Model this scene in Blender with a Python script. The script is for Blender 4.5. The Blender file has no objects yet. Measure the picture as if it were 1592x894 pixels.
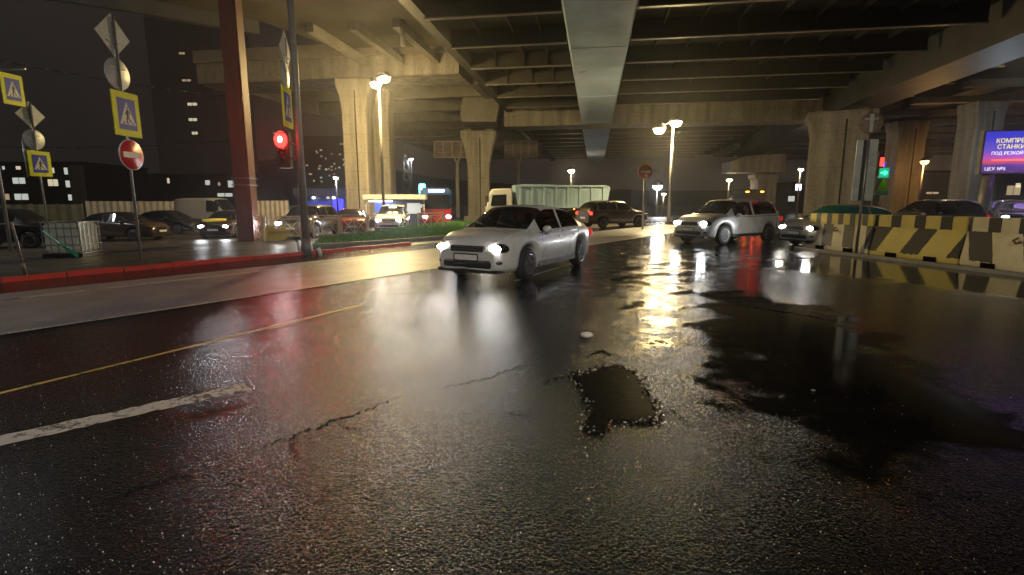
import bpy, bmesh, math, random
from mathutils import Vector, Matrix
R = math.radians
random.seed(7)
scene = bpy.context.scene
COL = scene.collection

# ------------------------------------------------------------------ camera, sky, exposure
F_PX, CX, CY = 800.0, 796.0, 447.0
PITCH = math.atan((447 - 316) / F_PX)
CAM_H = 1.5
cam_d = bpy.data.cameras.new('camera')
cam = bpy.data.objects.new('camera', cam_d); COL.objects.link(cam)
cam.location = (0, 0, CAM_H)
cam.rotation_euler = (R(90) - PITCH, 0, 0)
cam_d.sensor_width = 36.0
cam_d.lens = F_PX / 1592 * 36.0
cam_d.clip_end = 3000
cam_d.clip_start = 0.05
scene.camera = cam

world = bpy.data.worlds.new("World"); scene.world = world
world.use_nodes = True
wn = world.node_tree; wn.nodes.clear()
w_out = wn.nodes.new('ShaderNodeOutputWorld')
w_bg = wn.nodes.new('ShaderNodeBackground')
w_tc = wn.nodes.new('ShaderNodeTexCoord')
w_no = wn.nodes.new('ShaderNodeTexNoise'); w_no.inputs['Scale'].default_value = 1.6; w_no.inputs['Detail'].default_value = 4
w_rp = wn.nodes.new('ShaderNodeValToRGB')
w_rp.color_ramp.elements[0].position = 0.35; w_rp.color_ramp.elements[0].color = (0.0135, 0.0112, 0.0105, 1)
w_rp.color_ramp.elements[1].position = 0.65; w_rp.color_ramp.elements[1].color = (0.028, 0.0215, 0.0178, 1)
wn.links.new(w_tc.outputs['Generated'], w_no.inputs['Vector'])
wn.links.new(w_no.outputs['Fac'], w_rp.inputs['Fac'])
wn.links.new(w_rp.outputs['Color'], w_bg.inputs['Color'])
wn.links.new(w_bg.outputs['Background'], w_out.inputs['Surface'])
w_bg.inputs['Strength'].default_value = 1.0

vs = scene.view_settings
vs.view_transform = 'Standard'; vs.look = 'None'; vs.exposure = 0.0; vs.gamma = 1.0; vs.use_curve_mapping = False
scene.render.engine = 'CYCLES'
cy = scene.cycles
cy.use_denoising = True
cy.max_bounces = 6; cy.diffuse_bounces = 3; cy.glossy_bounces = 4; cy.transmission_bounces = 4; cy.volume_bounces = 0
cy.sample_clamp_indirect = 4.0; cy.sample_clamp_direct = 40.0
cy.caustics_reflective = False; cy.caustics_refractive = False
LIGHT = 0.36                # overall gain of the place's lamps

# ------------------------------------------------------------------ pixel -> point of the place
cp, sp_ = math.cos(PITCH), math.sin(PITCH)
def ray(px, py):
    x = (px - CX) / F_PX; y = (CY - py) / F_PX
    return Vector((x, cp + y * sp_, -sp_ + y * cp))
def P(px, py, D):
    d = ray(px, py); return Vector((0, 0, CAM_H)) + d * (D / d.y)
def G(px, py, z=0.0):
    d = ray(px, py); return Vector((0, 0, CAM_H)) + d * ((z - CAM_H) / d.z)
def GX(px, D, z=0.0):
    zc = D * cp - (z - CAM_H) * sp_
    return (px - CX) / F_PX * zc
KA, KB = G(0, 440), G(640, 381)
KD = (KB - KA).normalized()                    # road direction along the red light trail
KN = Vector((KD.y, -KD.x, 0))                  # to the right of it
def q_of(x, y): return (Vector((x, y, 0)) - KA).dot(KN)
def s_of(x, y): return (Vector((x, y, 0)) - KA).dot(KD)
def SQ(s, q, z=0.0):
    v = KA + KD * s + KN * q; return Vector((v.x, v.y, z))
def gz(x, y):
    q = q_of(x, y)
    if q >= 0: return 0.0
    return -0.03 - 0.37 * min(1.0, -q / 18.0)
def at(px, D):
    z = 0.0
    for _ in range(4):
        x = GX(px, D, z); z = gz(x, D)
    return Vector((x, D, z))

# ------------------------------------------------------------------ materials
MATS = {}
def mat(name, col, rough=0.6, metal=0.0, var=0.0, vscale=3.0, bump=0.0, bscale=40.0, coat=0.0, streak=False, col2=None, rvar=0.0):
    m = bpy.data.materials.new(name); m.use_nodes = True
    nt = m.node_tree; b = nt.nodes['Principled BSDF']
    b.inputs['Base Color'].default_value = (*col, 1); b.inputs['Roughness'].default_value = rough
    b.inputs['Metallic'].default_value = metal
    if coat: b.inputs['Coat Weight'].default_value = coat; b.inputs['Coat Roughness'].default_value = 0.06
    tc = nt.nodes.new('ShaderNodeTexCoord')
    if var or col2 or rvar:
        no = nt.nodes.new('ShaderNodeTexNoise'); no.inputs['Scale'].default_value = vscale; no.inputs['Detail'].default_value = 6; no.inputs['Roughness'].default_value = 0.65
        if streak:
            mp = nt.nodes.new('ShaderNodeMapping'); mp.inputs['Scale'].default_value = (1, 1, 0.12)
            nt.links.new(tc.outputs['Object'], mp.inputs['Vector']); nt.links.new(mp.outputs['Vector'], no.inputs['Vector'])
        else:
            nt.links.new(tc.outputs['Object'], no.inputs['Vector'])
        rp = nt.nodes.new('ShaderNodeValToRGB')
        rp.color_ramp.elements[0].position = 0.3; rp.color_ramp.elements[1].position = 0.72
        c2 = col2 or tuple(c * (1 - var) for c in col)
        rp.color_ramp.elements[0].color = (*c2, 1); rp.color_ramp.elements[1].color = (*tuple(min(1, c * (1 + var * .4)) for c in col), 1)
        nt.links.new(no.outputs['Fac'], rp.inputs['Fac']); nt.links.new(rp.outputs['Color'], b.inputs['Base Color'])
        if rvar:
            mr = nt.nodes.new('ShaderNodeMapRange'); mr.inputs['To Min'].default_value = max(0.02, rough - rvar); mr.inputs['To Max'].default_value = rough + rvar
            mr.inputs['From Min'].default_value = 0.3; mr.inputs['From Max'].default_value = 0.7
            nt.links.new(no.outputs['Fac'], mr.inputs['Value']); nt.links.new(mr.outputs['Result'], b.inputs['Roughness'])
    if bump:
        n2 = nt.nodes.new('ShaderNodeTexNoise'); n2.inputs['Scale'].default_value = bscale; n2.inputs['Detail'].default_value = 4
        nt.links.new(tc.outputs['Object'], n2.inputs['Vector'])
        bp = nt.nodes.new('ShaderNodeBump'); bp.inputs['Strength'].default_value = bump; bp.inputs['Distance'].default_value = 0.02
        nt.links.new(n2.outputs['Fac'], bp.inputs['Height']); nt.links.new(bp.outputs['Normal'], b.inputs['Normal'])
    MATS[name] = m
    return m
def joints(name, pitch, depth=.5):
    # cast lifts: thin dark joint every <pitch> metres of height
    m = MATS[name]; nt = m.node_tree; b = nt.nodes['Principled BSDF']; L = nt.links.new
    tc = nt.nodes.new('ShaderNodeTexCoord'); sx = nt.nodes.new('ShaderNodeSeparateXYZ'); L(tc.outputs['Object'], sx.inputs[0])
    d = nt.nodes.new('ShaderNodeMath'); d.operation = 'DIVIDE'; L(sx.outputs['Z'], d.inputs[0]); d.inputs[1].default_value = pitch
    f = nt.nodes.new('ShaderNodeMath'); f.operation = 'FRACT'; L(d.outputs[0], f.inputs[0])
    c = nt.nodes.new('ShaderNodeMath'); c.operation = 'LESS_THAN'; L(f.outputs[0], c.inputs[0]); c.inputs[1].default_value = .03 / pitch
    src = b.inputs['Base Color'].links[0].from_socket
    k = nt.nodes.new('ShaderNodeMath'); k.operation = 'MULTIPLY'; L(c.outputs[0], k.inputs[0]); k.inputs[1].default_value = depth
    no = nt.nodes.new('ShaderNodeTexNoise'); no.inputs['Scale'].default_value = 5; no.inputs['Detail'].default_value = 8; L(tc.outputs['Object'], no.inputs['Vector'])
    r = nt.nodes.new('ShaderNodeMapRange'); L(no.outputs['Fac'], r.inputs['Value']); r.inputs['From Min'].default_value = .52; r.inputs['From Max'].default_value = .75; r.inputs['To Max'].default_value = .45
    mxx = nt.nodes.new('ShaderNodeMath'); mxx.operation = 'MAXIMUM'; L(k.outputs[0], mxx.inputs[0]); L(r.outputs['Result'], mxx.inputs[1])
    x = nt.nodes.new('ShaderNodeMix'); x.data_type = 'RGBA'; L(mxx.outputs[0], x.inputs['Factor']); L(src, x.inputs[6]); x.inputs[7].default_value = (.06, .05, .04, 1)
    L(x.outputs[2], b.inputs['Base Color'])
def emit(name, col, strength):
    m = bpy.data.materials.new(name); m.use_nodes = True
    b = m.node_tree.nodes['Principled BSDF']
    b.inputs['Base Color'].default_value = (*[min(.8, c) for c in col], 1)
    b.inputs['Emission Color'].default_value = (*col, 1); b.inputs['Emission Strength'].default_value = strength
    MATS[name] = m
    return m

def asphalt(name, base, rough_lo, rough_hi, bumpA, bumpB, wet=False, facet=.25, worn=0):
    m = bpy.data.materials.new(name); m.use_nodes = True
    nt = m.node_tree; b = nt.nodes['Principled BSDF']; L = nt.links.new
    geo = nt.nodes.new('ShaderNodeTexCoord')
    def noise(scale, detail, rough=.6):
        n = nt.nodes.new('ShaderNodeTexNoise'); n.inputs['Scale'].default_value = scale; n.inputs['Detail'].default_value = detail
        n.inputs['Roughness'].default_value = rough; L(geo.outputs['Object'], n.inputs['Vector']); return n
    def mth(op, a, c, d=None):
        n = nt.nodes.new('ShaderNodeMath'); n.operation = op
        for i, v in enumerate((a, c, d)):
            if v is None: continue
            if isinstance(v, (int, float)): n.inputs[i].default_value = v
            else: L(v, n.inputs[i])
        return n.outputs[0]
    def rng(v, a0, a1, b0, b1):
        n = nt.nodes.new('ShaderNodeMapRange'); n.interpolation_type = 'SMOOTHSTEP'; L(v, n.inputs['Value'])
        for k, x in (('From Min', a0), ('From Max', a1), ('To Min', b0), ('To Max', b1)):
            if isinstance(x, (int, float)): n.inputs[k].default_value = x
            else: L(x, n.inputs[k])
        return n.outputs['Result']
    big = noise(0.30, 3, .5); mid = noise(1.7, 7, .6); fine = noise(110, 3); grain = noise(30, 5, .75); soft = noise(.9, 2, .5)
    vor = nt.nodes.new('ShaderNodeTexVoronoi'); vor.inputs['Scale'].default_value = 68; L(geo.outputs['Object'], vor.inputs['Vector'])
    cr = nt.nodes.new('ShaderNodeValToRGB')
    cr.color_ramp.elements[0].position = .3; cr.color_ramp.elements[1].position = .75
    cr.color_ramp.elements[0].color = (*[c * .75 for c in base], 1); cr.color_ramp.elements[1].color = (*[c * 1.25 for c in base], 1)
    L(mid.outputs['Fac'], cr.inputs['Fac'])
    sr = nt.nodes.new('ShaderNodeValToRGB'); sr.color_ramp.elements[0].position = .0; sr.color_ramp.elements[1].position = .2
    sr.color_ramp.elements[0].color = (.6, .6, .6, 1); sr.color_ramp.elements[1].color = (0, 0, 0, 1)
    L(vor.outputs['Distance'], sr.inputs['Fac'])
    mx = nt.nodes.new('ShaderNodeMix'); mx.data_type = 'RGBA'
    L(sr.outputs['Color'], mx.inputs['Factor']); L(cr.outputs['Color'], mx.inputs[6]); mx.inputs[7].default_value = (*[min(.5, c * 2.5) for c in base], 1)
    cout = mx.outputs[2]
    if worn:
        ch = noise(16, 6, .75); mw = nt.nodes.new('ShaderNodeMix'); mw.data_type = 'RGBA'
        L(rng(mth('ADD', mth('MULTIPLY', ch.outputs['Fac'], .6), mth('MULTIPLY', mid.outputs['Fac'], .4)), worn, worn + .05, 0.0, .92), mw.inputs['Factor']); L(cout, mw.inputs[6]); mw.inputs[7].default_value = (.02, .019, .018, 1); cout = mw.outputs[2]
    L(cout, b.inputs['Base Color'])
    mixn = mth('ADD', mth('MULTIPLY', big.outputs['Fac'], .6), mth('MULTIPLY', soft.outputs['Fac'], .4))
    rough = rng(mixn, .32, .68, rough_lo, rough_hi)
    scale = None
    if wet:
        at_ = nt.nodes.new('ShaderNodeAttribute'); at_.attribute_name = 'wet'
        edge = mth('ADD', at_.outputs['Fac'], mth('MULTIPLY_ADD', mid.outputs['Fac'], 2.8, -1.4))
        edge = mth('ADD', edge, mth('MULTIPLY_ADD', grain.outputs['Fac'], .5, -.25))
        w = rng(edge, -.35, .55, 0.0, 1.0)
        w2 = rng(big.outputs['Fac'], .52, .75, 0.0, .35)
        w = mth('MAXIMUM', w, w2)
        inv = mth('SUBTRACT', 1.0, w)
        rough = mth('ADD', mth('MULTIPLY', rough, inv), mth('MULTIPLY', w, .085))
        scale = inv
    L(rough, b.inputs['Roughness'])
    g2 = nt.nodes.new('ShaderNodeNewGeometry'); prev = None
    vf = nt.nodes.new('ShaderNodeTexVoronoi'); vf.inputs['Scale'].default_value = 125; L(geo.outputs['Object'], vf.inputs['Vector'])
    vm = nt.nodes.new('ShaderNodeVectorMath'); vm.operation = 'SUBTRACT'; L(vf.outputs['Color'], vm.inputs[0]); vm.inputs[1].default_value = (.5, .5, .5)
    vs_ = nt.nodes.new('ShaderNodeVectorMath'); vs_.operation = 'SCALE'; L(vm.outputs[0], vs_.inputs[0])
    if scale is not None: L(mth('MULTIPLY', mth('MULTIPLY', scale, facet), rng(soft.outputs['Fac'], .35, .6, .62, 1.1)), vs_.inputs['Scale'])
    else: vs_.inputs['Scale'].default_value = facet
    va = nt.nodes.new('ShaderNodeVectorMath'); va.operation = 'ADD'; L(g2.outputs['Normal'], va.inputs[0]); L(vs_.outputs[0], va.inputs[1])
    vn = nt.nodes.new('ShaderNodeVectorMath'); vn.operation = 'NORMALIZE'; L(va.outputs[0], vn.inputs[0]); prev = vn.outputs[0]
    for src, st, dist in ((fine.outputs['Fac'], bumpA, .004), (vor.outputs['Distance'], bumpB, .008), (grain.outputs['Fac'], bumpB * .8, .012)):
        bn = nt.nodes.new('ShaderNodeBump'); bn.inputs['Distance'].default_value = dist; bn.inputs['Strength'].default_value = st
        if scale is not None: L(mth('MULTIPLY', scale, st), bn.inputs['Strength'])
        L(src, bn.inputs['Height'])
        if prev: L(prev, bn.inputs['Normal'])
        prev = bn.outputs['Normal']
    L(prev, b.inputs['Normal'])
    b.inputs['IOR'].default_value = 1.36
    MATS[name] = m
    return m

asphalt('wet_asphalt', (0.013, 0.0125, 0.012), .07, .14, .42, .40, wet=True, facet=.27)
asphalt('lot_asphalt', (0.055, 0.046, 0.040), .25, .5, .5, .4)
asphalt('headlight_trail_pale', (0.24, 0.24, 0.27), .28, .42, .3, .25)
asphalt('worn_white_paint_and_trail', (0.50, 0.48, 0.45), .35, .55, .4, .35, worn=.51)
asphalt('worn_yellow_paint', (0.50, 0.34, 0.06), .35, .55, .4, .3, worn=.54)
mat('puddle_water', (0.010, 0.009, 0.008), 0.045, bump=.03, bscale=6)
mat('crack_dark', (0.004, 0.004, 0.004), .95)
MATS['crack_dark'].node_tree.nodes['Principled BSDF'].inputs['Specular IOR Level'].default_value = .05
mat('pothole_wet', (0.008, 0.0075, 0.007), .32, bump=.15, bscale=14)
MATS['pothole_wet'].node_tree.nodes['Principled BSDF'].inputs['Specular IOR Level'].default_value = 0.008
mat('concrete', (0.31, 0.285, 0.255), .78, var=.58, vscale=1.2, bump=.25, bscale=14, streak=True)
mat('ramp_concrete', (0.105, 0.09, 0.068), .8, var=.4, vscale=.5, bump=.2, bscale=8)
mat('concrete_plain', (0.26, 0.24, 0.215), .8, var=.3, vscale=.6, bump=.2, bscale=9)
joints('concrete', 1.5)
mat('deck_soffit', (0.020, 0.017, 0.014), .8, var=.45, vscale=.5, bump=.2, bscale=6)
mat('deck_flange_lit', (0.20, 0.18, 0.155), .45, var=.35, vscale=.7, bump=.06, bscale=10)  # same steel as the webs, lightened for the light it catches
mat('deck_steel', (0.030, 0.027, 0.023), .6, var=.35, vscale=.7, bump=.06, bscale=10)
mat('girder_paint', (0.50, 0.64, 0.86), .38, var=.32, vscale=.55, bump=.08, bscale=5, rvar=.12)
mat('dark_girder', (0.10, 0.098, 0.095), .55, var=.35, vscale=.6, bump=.1, bscale=6)
mat('column_red_wash', (0.19, 0.065, 0.05), .6, var=.35, vscale=1.5, streak=True)  # red wash of the traffic light put into the base colour
mat('red_trail_paint', (0.80, 0.05, 0.032), .4, col2=(0.42, 0.06, 0.04), vscale=3.5, bump=.35, bscale=22)
mat('kerb_stone', (0.28, 0.27, 0.25), .6, var=.35, vscale=3.0, bump=.2, bscale=20)
mat('galvanised', (0.42, 0.42, 0.41), .42, metal=.7, var=.25, vscale=4)
mat('pole_grey', (0.26, 0.25, 0.24), .5, metal=.3, var=.25, vscale=4)
mat('sign_back', (0.50, 0.53, 0.53), .45, metal=.35, var=.25, vscale=5)
mat('sign_back_rusty', (0.33, 0.24, 0.18), .6, metal=.2, var=.35, vscale=5)
mat('sign_yellow', (0.78, 0.82, 0.015), .4, var=.18, vscale=6)
mat('sign_blue', (0.035, 0.06, 0.42), .4)
mat('sign_white', (0.78, 0.78, 0.76), .4, var=.12, vscale=8)
mat('sign_red', (0.62, 0.035, 0.05), .4, var=.18, vscale=6)
mat('black', (0.012, 0.012, 0.012), .5)
mat('rubber', (0.018, 0.018, 0.018), .7)
mat('trim', (0.02, 0.02, 0.021), .4)
mat('rim_alloy', (0.45, 0.45, 0.46), .3, metal=.85)
mat('chrome', (0.6, 0.6, 0.6), .15, metal=1.0)
mat('glass_dark', (0.012, 0.014, 0.016), .04, coat=.5)
def glass(name, tint):
    m = bpy.data.materials.new(name); m.use_nodes = True; nt = m.node_tree; nt.nodes.clear()
    o = nt.nodes.new('ShaderNodeOutputMaterial'); x = nt.nodes.new('ShaderNodeMixShader'); f = nt.nodes.new('ShaderNodeFresnel'); f.inputs['IOR'].default_value = 1.5
    t = nt.nodes.new('ShaderNodeBsdfTransparent'); t.inputs['Color'].default_value = (*tint, 1); g = nt.nodes.new('ShaderNodeBsdfGlossy'); g.inputs['Roughness'].default_value = .03
    nt.links.new(f.outputs[0], x.inputs[0]); nt.links.new(t.outputs[0], x.inputs[1]); nt.links.new(g.outputs[0], x.inputs[2]); nt.links.new(x.outputs[0], o.inputs[0]); MATS[name] = m
glass('glass_clear', (.42, .45, .46))
mat('upholstery', (0.05, 0.048, 0.046), .8, var=.3, vscale=8)
mat('glass_teal', (0.03, 0.17, 0.20), .12, coat=.5)
mat('white_paint', (0.70, 0.71, 0.72), .3, coat=.7, col2=(0.58, 0.575, 0.56), vscale=2.2, rvar=.08)
mat('silver_paint', (0.46, 0.44, 0.41), .3, metal=.35, coat=.8)
mat('black_paint', (0.014, 0.013, 0.014), .22, coat=.9)
mat('brown_paint', (0.06, 0.035, 0.028), .25, coat=.9)
mat('grey_paint', (0.10, 0.11, 0.115), .25, coat=.9)
mat('red_paint', (0.30, 0.02, 0.022), .25, coat=.9)
mat('blue_paint', (0.04, 0.09, 0.25), .3, coat=.8)
mat('tipper_paint', (0.33, 0.47, 0.60), .5, var=.35, vscale=1.2, streak=True)
mat('tarpaulin', (0.42, 0.40, 0.36), .6, var=.2, vscale=1.0, bump=.2, bscale=3)
mat('barrier_yellow', (0.50, 0.42, 0.11), .72, col2=(0.33, 0.29, 0.13), vscale=3.0, bump=.3, bscale=18)
mat('barrier_cream', (0.55, 0.50, 0.36), .72, col2=(0.36, 0.32, 0.22), vscale=3.0, bump=.3, bscale=18)
mat('barrier_black', (0.022, 0.024, 0.028), .6, col2=(0.05, 0.048, 0.045), vscale=5.0, bump=.3, bscale=18)
mat('barrier_grey', (0.11, 0.11, 0.105), .7, col2=(0.055, 0.055, 0.055), vscale=4.0, bump=.3, bscale=18)
mat('rust', (0.32, 0.11, 0.05), .8, var=.4, vscale=20)
mat('plastic_white', (0.60, 0.66, 0.60), .4, var=.2, vscale=4)
mat('fence_metal', (0.55, 0.50, 0.42), .5, var=.25, vscale=2)
mat('olive_sheet', (0.14, 0.14, 0.09), .6, var=.3, vscale=2)
mat('banner_yellow', (0.72, 0.60, 0.03), .55, var=.2, vscale=6)
mat('banner_ink', (0.05, 0.045, 0.02), .6)
mat('grass_blade', (0.12, 0.34, 0.045), .6, col2=(0.07, 0.18, 0.025), vscale=2.0)
mat('grass_soil', (0.05, 0.11, 0.025), .9, var=.4, vscale=6)
mat('facade_dark', (0.045, 0.038, 0.034), .85, var=.25, vscale=.3)
mat('facade_glass', (0.70, 0.66, 0.62), .38, metal=.9, var=.15, vscale=.1)
mat('facade_pale', (0.20, 0.19, 0.16), .85, var=.3, vscale=.3, streak=True)
mat('shop_fascia', (0.26, 0.26, 0.29), .5, var=.2, vscale=.6)
mat('shop_wall', (0.16, 0.18, 0.24), .5)
mat('billboard_back', (0.34, 0.26, 0.22), .7, var=.4, vscale=1.5)
mat('green_pipe', (0.02, 0.28, 0.20), .4)
mat('orange_paint', (0.7, 0.16, 0.02), .5)
mat('litter_white', (0.7, 0.68, 0.62), .6)
mat('hill_soil', (0.02, 0.022, 0.018), .9)
emit('lamp_sodium', (1.0, 0.74, 0.30), 420)
emit('lamp_sodium_bright', (1.0, 0.72, 0.27), 1300)
emit('lamp_warm', (1.0, 0.80, 0.48), 40)
emit('lamp_white', (0.92, 0.96, 1.0), 40)
emit('lamp_orange', (1.0, 0.45, 0.10), 40)
emit('head_white', (0.93, 0.97, 1.0), 60)
emit('head_warm', (1.0, 0.93, 0.80), 60)
emit('tail_red', (1.0, 0.03, 0.02), 6)
emit('tail_dim', (0.6, 0.02, 0.02), .5)
emit('signal_red', (1.0, 0.022, 0.018), 7)
emit('signal_core', (1.0, 0.30, 0.24), 40)
emit('signal_red_small', (1.0, 0.03, 0.02), 5)
emit('signal_green', (0.05, 1.0, 0.55), 2.2)
emit('signal_green_panel', (0.02, 0.30, 0.16), 1.0)
emit('window_lit', (1.0, 0.90, 0.62), .62)
emit('window_cool', (0.88, 0.95, 0.84), .55)
emit('window_dim', (1.0, 0.75, 0.45), .35)
emit('led_blue', (0.06, 0.05, 1.0), 2.2)
emit('led_blue_dim', (0.05, 0.09, 0.6), .5)
emit('led_white', (0.9, 0.95, 1.0), 4)
emit('led_cyan', (0.25, 0.85, 1.0), 2.0)
emit('led_yellow', (1.0, 0.85, 0.15), 1.2)
emit('led_text', (0.95, 0.95, 1.0), 1.2)
emit('led_red', (1.0, 0.18, 0.12), 1.0)
emit('marker_orange', (1.0, 0.40, 0.05), 8)

def screen_mat():
    m = bpy.data.materials.new('led_screen'); m.use_nodes = True
    nt = m.node_tree; b = nt.nodes['Principled BSDF']; L = nt.links.new
    tc = nt.nodes.new('ShaderNodeTexCoord'); sx = nt.nodes.new('ShaderNodeSeparateXYZ'); L(tc.outputs['Generated'], sx.inputs[0])
    no = nt.nodes.new('ShaderNodeTexNoise'); no.inputs['Scale'].default_value = 2.2; L(tc.outputs['Generated'], no.inputs['Vector'])
    ad = nt.nodes.new('ShaderNodeMath'); ad.operation = 'MULTIPLY_ADD'; ad.inputs[1].default_value = .25; L(no.outputs['Fac'], ad.inputs[0]); L(sx.outputs['Z'], ad.inputs[2])
    rp = nt.nodes.new('ShaderNodeValToRGB'); e = rp.color_ramp.elements
    e[0].position = .12; e[0].color = (.10, .04, .16, 1); e[1].position = 1.05 if False else 1.0; e[1].color = (.05, .05, .62, 1)
    for p_, c_ in ((.30, (.12, .05, .35)), (.40, (.75, .10, .14)), (.50, (.50, .10, .55)), (.68, (.14, .10, .62))):
        k = e.new(p_); k.color = (*c_, 1)
    L(ad.outputs[0], rp.inputs['Fac']); L(rp.outputs['Color'], b.inputs['Emission Color']); b.inputs['Emission Strength'].default_value = .9
    b.inputs['Base Color'].default_value = (.02, .02, .02, 1)
    MATS['led_screen'] = m
screen_mat()

# ------------------------------------------------------------------ mesh helpers
class B:
    """collects shapes for ONE mesh object"""
    def __init__(self, *mats): self.bm = bmesh.new(); self.mats = list(mats); self.mi = 0
    def use(self, name):
        if name not in self.mats: self.mats.append(name)
        self.mi = self.mats.index(name); return self
    def _f(self, vs, smooth=False):
        try: f = self.bm.faces.new(vs)
        except ValueError: return None
        f.material_index = self.mi; f.smooth = smooth; return f
    def poly(self, pts): return self._f([self.bm.verts.new(p) for p in pts])
    def box(self, c, s, rz=0, ry=0, rx=0, bev=0.0):
        M = Matrix.Translation(Vector(c)) @ Matrix.Rotation(rz, 4, 'Z') @ Matrix.Rotation(ry, 4, 'Y') @ Matrix.Rotation(rx, 4, 'X')
        h = [x / 2 for x in s]
        v = [self.bm.verts.new(M @ Vector((sx * h[0], sy * h[1], sz * h[2]))) for sx in (-1, 1) for sy in (-1, 1) for sz in (-1, 1)]
        fs = [self._f([v[i] for i in q]) for q in ((0, 1, 3, 2), (4, 6, 7, 5), (0, 4, 5, 1), (2, 3, 7, 6), (0, 2, 6, 4), (1, 5, 7, 3))]
        if bev:
            ed = {e for f in fs for e in f.edges}
            r = bmesh.ops.bevel(self.bm, geom=list(ed), offset=bev, segments=2, affect='EDGES', clamp_overlap=True)
            for f in r['faces']: f.material_index = self.mi
        return self
    def tube(self, p0, p1, r0, r1=None, n=12, caps=True):
        p0, p1 = Vector(p0), Vector(p1); r1 = r0 if r1 is None else r1
        d = (p1 - p0).normalized(); a = d.orthogonal().normalized(); b = d.cross(a)
        ring = lambda p, r: [self.bm.verts.new(p + (a * math.cos(t) + b * math.sin(t)) * r) for t in (2 * math.pi * k / n for k in range(n))]
        A, Bq = ring(p0, r0), ring(p1, r1)
        for k in range(n): self._f([A[k], A[(k + 1) % n], Bq[(k + 1) % n], Bq[k]], True)
        if caps: self._f(A[::-1]); self._f(Bq)
        return self
    def path(self, pts, r, n=8):
        for a, b in zip(pts, pts[1:]): self.tube(a, b, r, n=n)
        return self
    def ell(self, c, r, u=14, v=8, M=None):
        M = M or Matrix.Identity(3); c = Vector(c)
        rows = []
        for i in range(v + 1):
            th = math.pi * i / v
            rows.append([self.bm.verts.new(c + M @ Vector((r[0] * math.sin(th) * math.cos(2 * math.pi * j / u), r[1] * math.sin(th) * math.sin(2 * math.pi * j / u), r[2] * math.cos(th)))) for j in range(u)] if 0 < i < v else [self.bm.verts.new(c + M @ Vector((0, 0, r[2] * math.cos(th))))])
        for i in range(v):
            a, b = rows[i], rows[i + 1]
            for j in range(u):
                q = [a[j % len(a)], b[j % len(b)], b[(j + 1) % len(b)], a[(j + 1) % len(a)]]
                q2 = []
                for w in q:
                    if w not in q2: q2.append(w)
                self._f(q2, True)
        return self
    def prism(self, pts, ext):
        """pts: planar outline (3D), extruded by ext"""
        ext = Vector(ext); a = [self.bm.verts.new(p) for p in pts]; b = [self.bm.verts.new(Vector(p) + ext) for p in pts]
        self._f(a[::-1]); self._f(b)
        n = len(pts)
        for k in range(n): self._f([a[k], a[(k + 1) % n], b[(k + 1) % n], b[k]])
        return self
    def lathe(self, prof, axis, c, n=24):
        """prof: (r, h) along axis 'x'|'y'|'z'"""
        c = Vector(c); rows = []
        for r, h in prof:
            row = []
            for k in range(n):
                t = 2 * math.pi * k / n; p = (r * math.cos(t), r * math.sin(t))
                row.append(self.bm.verts.new(c + (Vector((p[0], h, p[1])) if axis == 'y' else Vector((p[0], p[1], h)) if axis == 'z' else Vector((h, p[0], p[1])))))
            rows.append(row)
        for a, b in zip(rows, rows[1:]):
            for k in range(n): self._f([a[k], a[(k + 1) % n], b[(k + 1) % n], b[k]], True)
        self._f(rows[0]); self._f(rows[-1][::-1])
        return self
    def build(self, name, parent=None, loc=None, rz=0, fix=True):
        if fix: bmesh.ops.recalc_face_normals(self.bm, faces=self.bm.faces)
        me = bpy.data.meshes.new(name); self.bm.to_mesh(me); self.bm.free()
        for m in self.mats: me.materials.append(MATS[m])
        o = bpy.data.objects.new(name, me); COL.objects.link(o)
        if parent: o.parent = parent
        if loc is not None: o.location = loc
        if rz: o.rotation_euler.z = rz
        return o

def tag(o, label=None, cat=None, group=None, kind=None):
    if label: o['label'] = label
    if cat: o['category'] = cat
    if group: o['group'] = group
    if kind: o['kind'] = kind
    return o
def empty(name, loc, rz=0, label=None, cat=None, group=None):
    o = bpy.data.objects.new(name, None); COL.objects.link(o); o.empty_display_size = .2
    o.location = loc; o.rotation_euler.z = rz
    return tag(o, label, cat, group)
def dup(o, loc=None, rz=None, label=None, group=None, parent=None):
    c = o.copy(); COL.objects.link(c)
    if parent: c.parent = parent
    if loc is not None: c.location = loc
    if rz is not None: c.rotation_euler.z = rz
    if label: c['label'] = label
    if group: c['group'] = group
    for ch in list(o.children): dup(ch, parent=c)
    return c
def point_light(name, loc, watts, col, r=.12, parent=None):
    l = bpy.data.lights.new(name, 'POINT'); l.energy = watts * LIGHT; l.color = col; l.shadow_soft_size = r
    o = bpy.data.objects.new(name, l); COL.objects.link(o); o.location = loc
    if parent: o.parent = parent
    return o
def spot_light(name, loc, direction, watts, col, angle=R(70), blend=.7, r=.06, parent=None):
    l = bpy.data.lights.new(name, 'SPOT'); l.energy = watts * LIGHT; l.color = col; l.shadow_soft_size = r
    l.spot_size = angle; l.spot_blend = blend
    o = bpy.data.objects.new(name, l); COL.objects.link(o); o.location = loc
    o.rotation_euler = Vector(direction).to_track_quat('-Z', 'Y').to_euler()
    if parent: o.parent = parent
    return o
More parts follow.
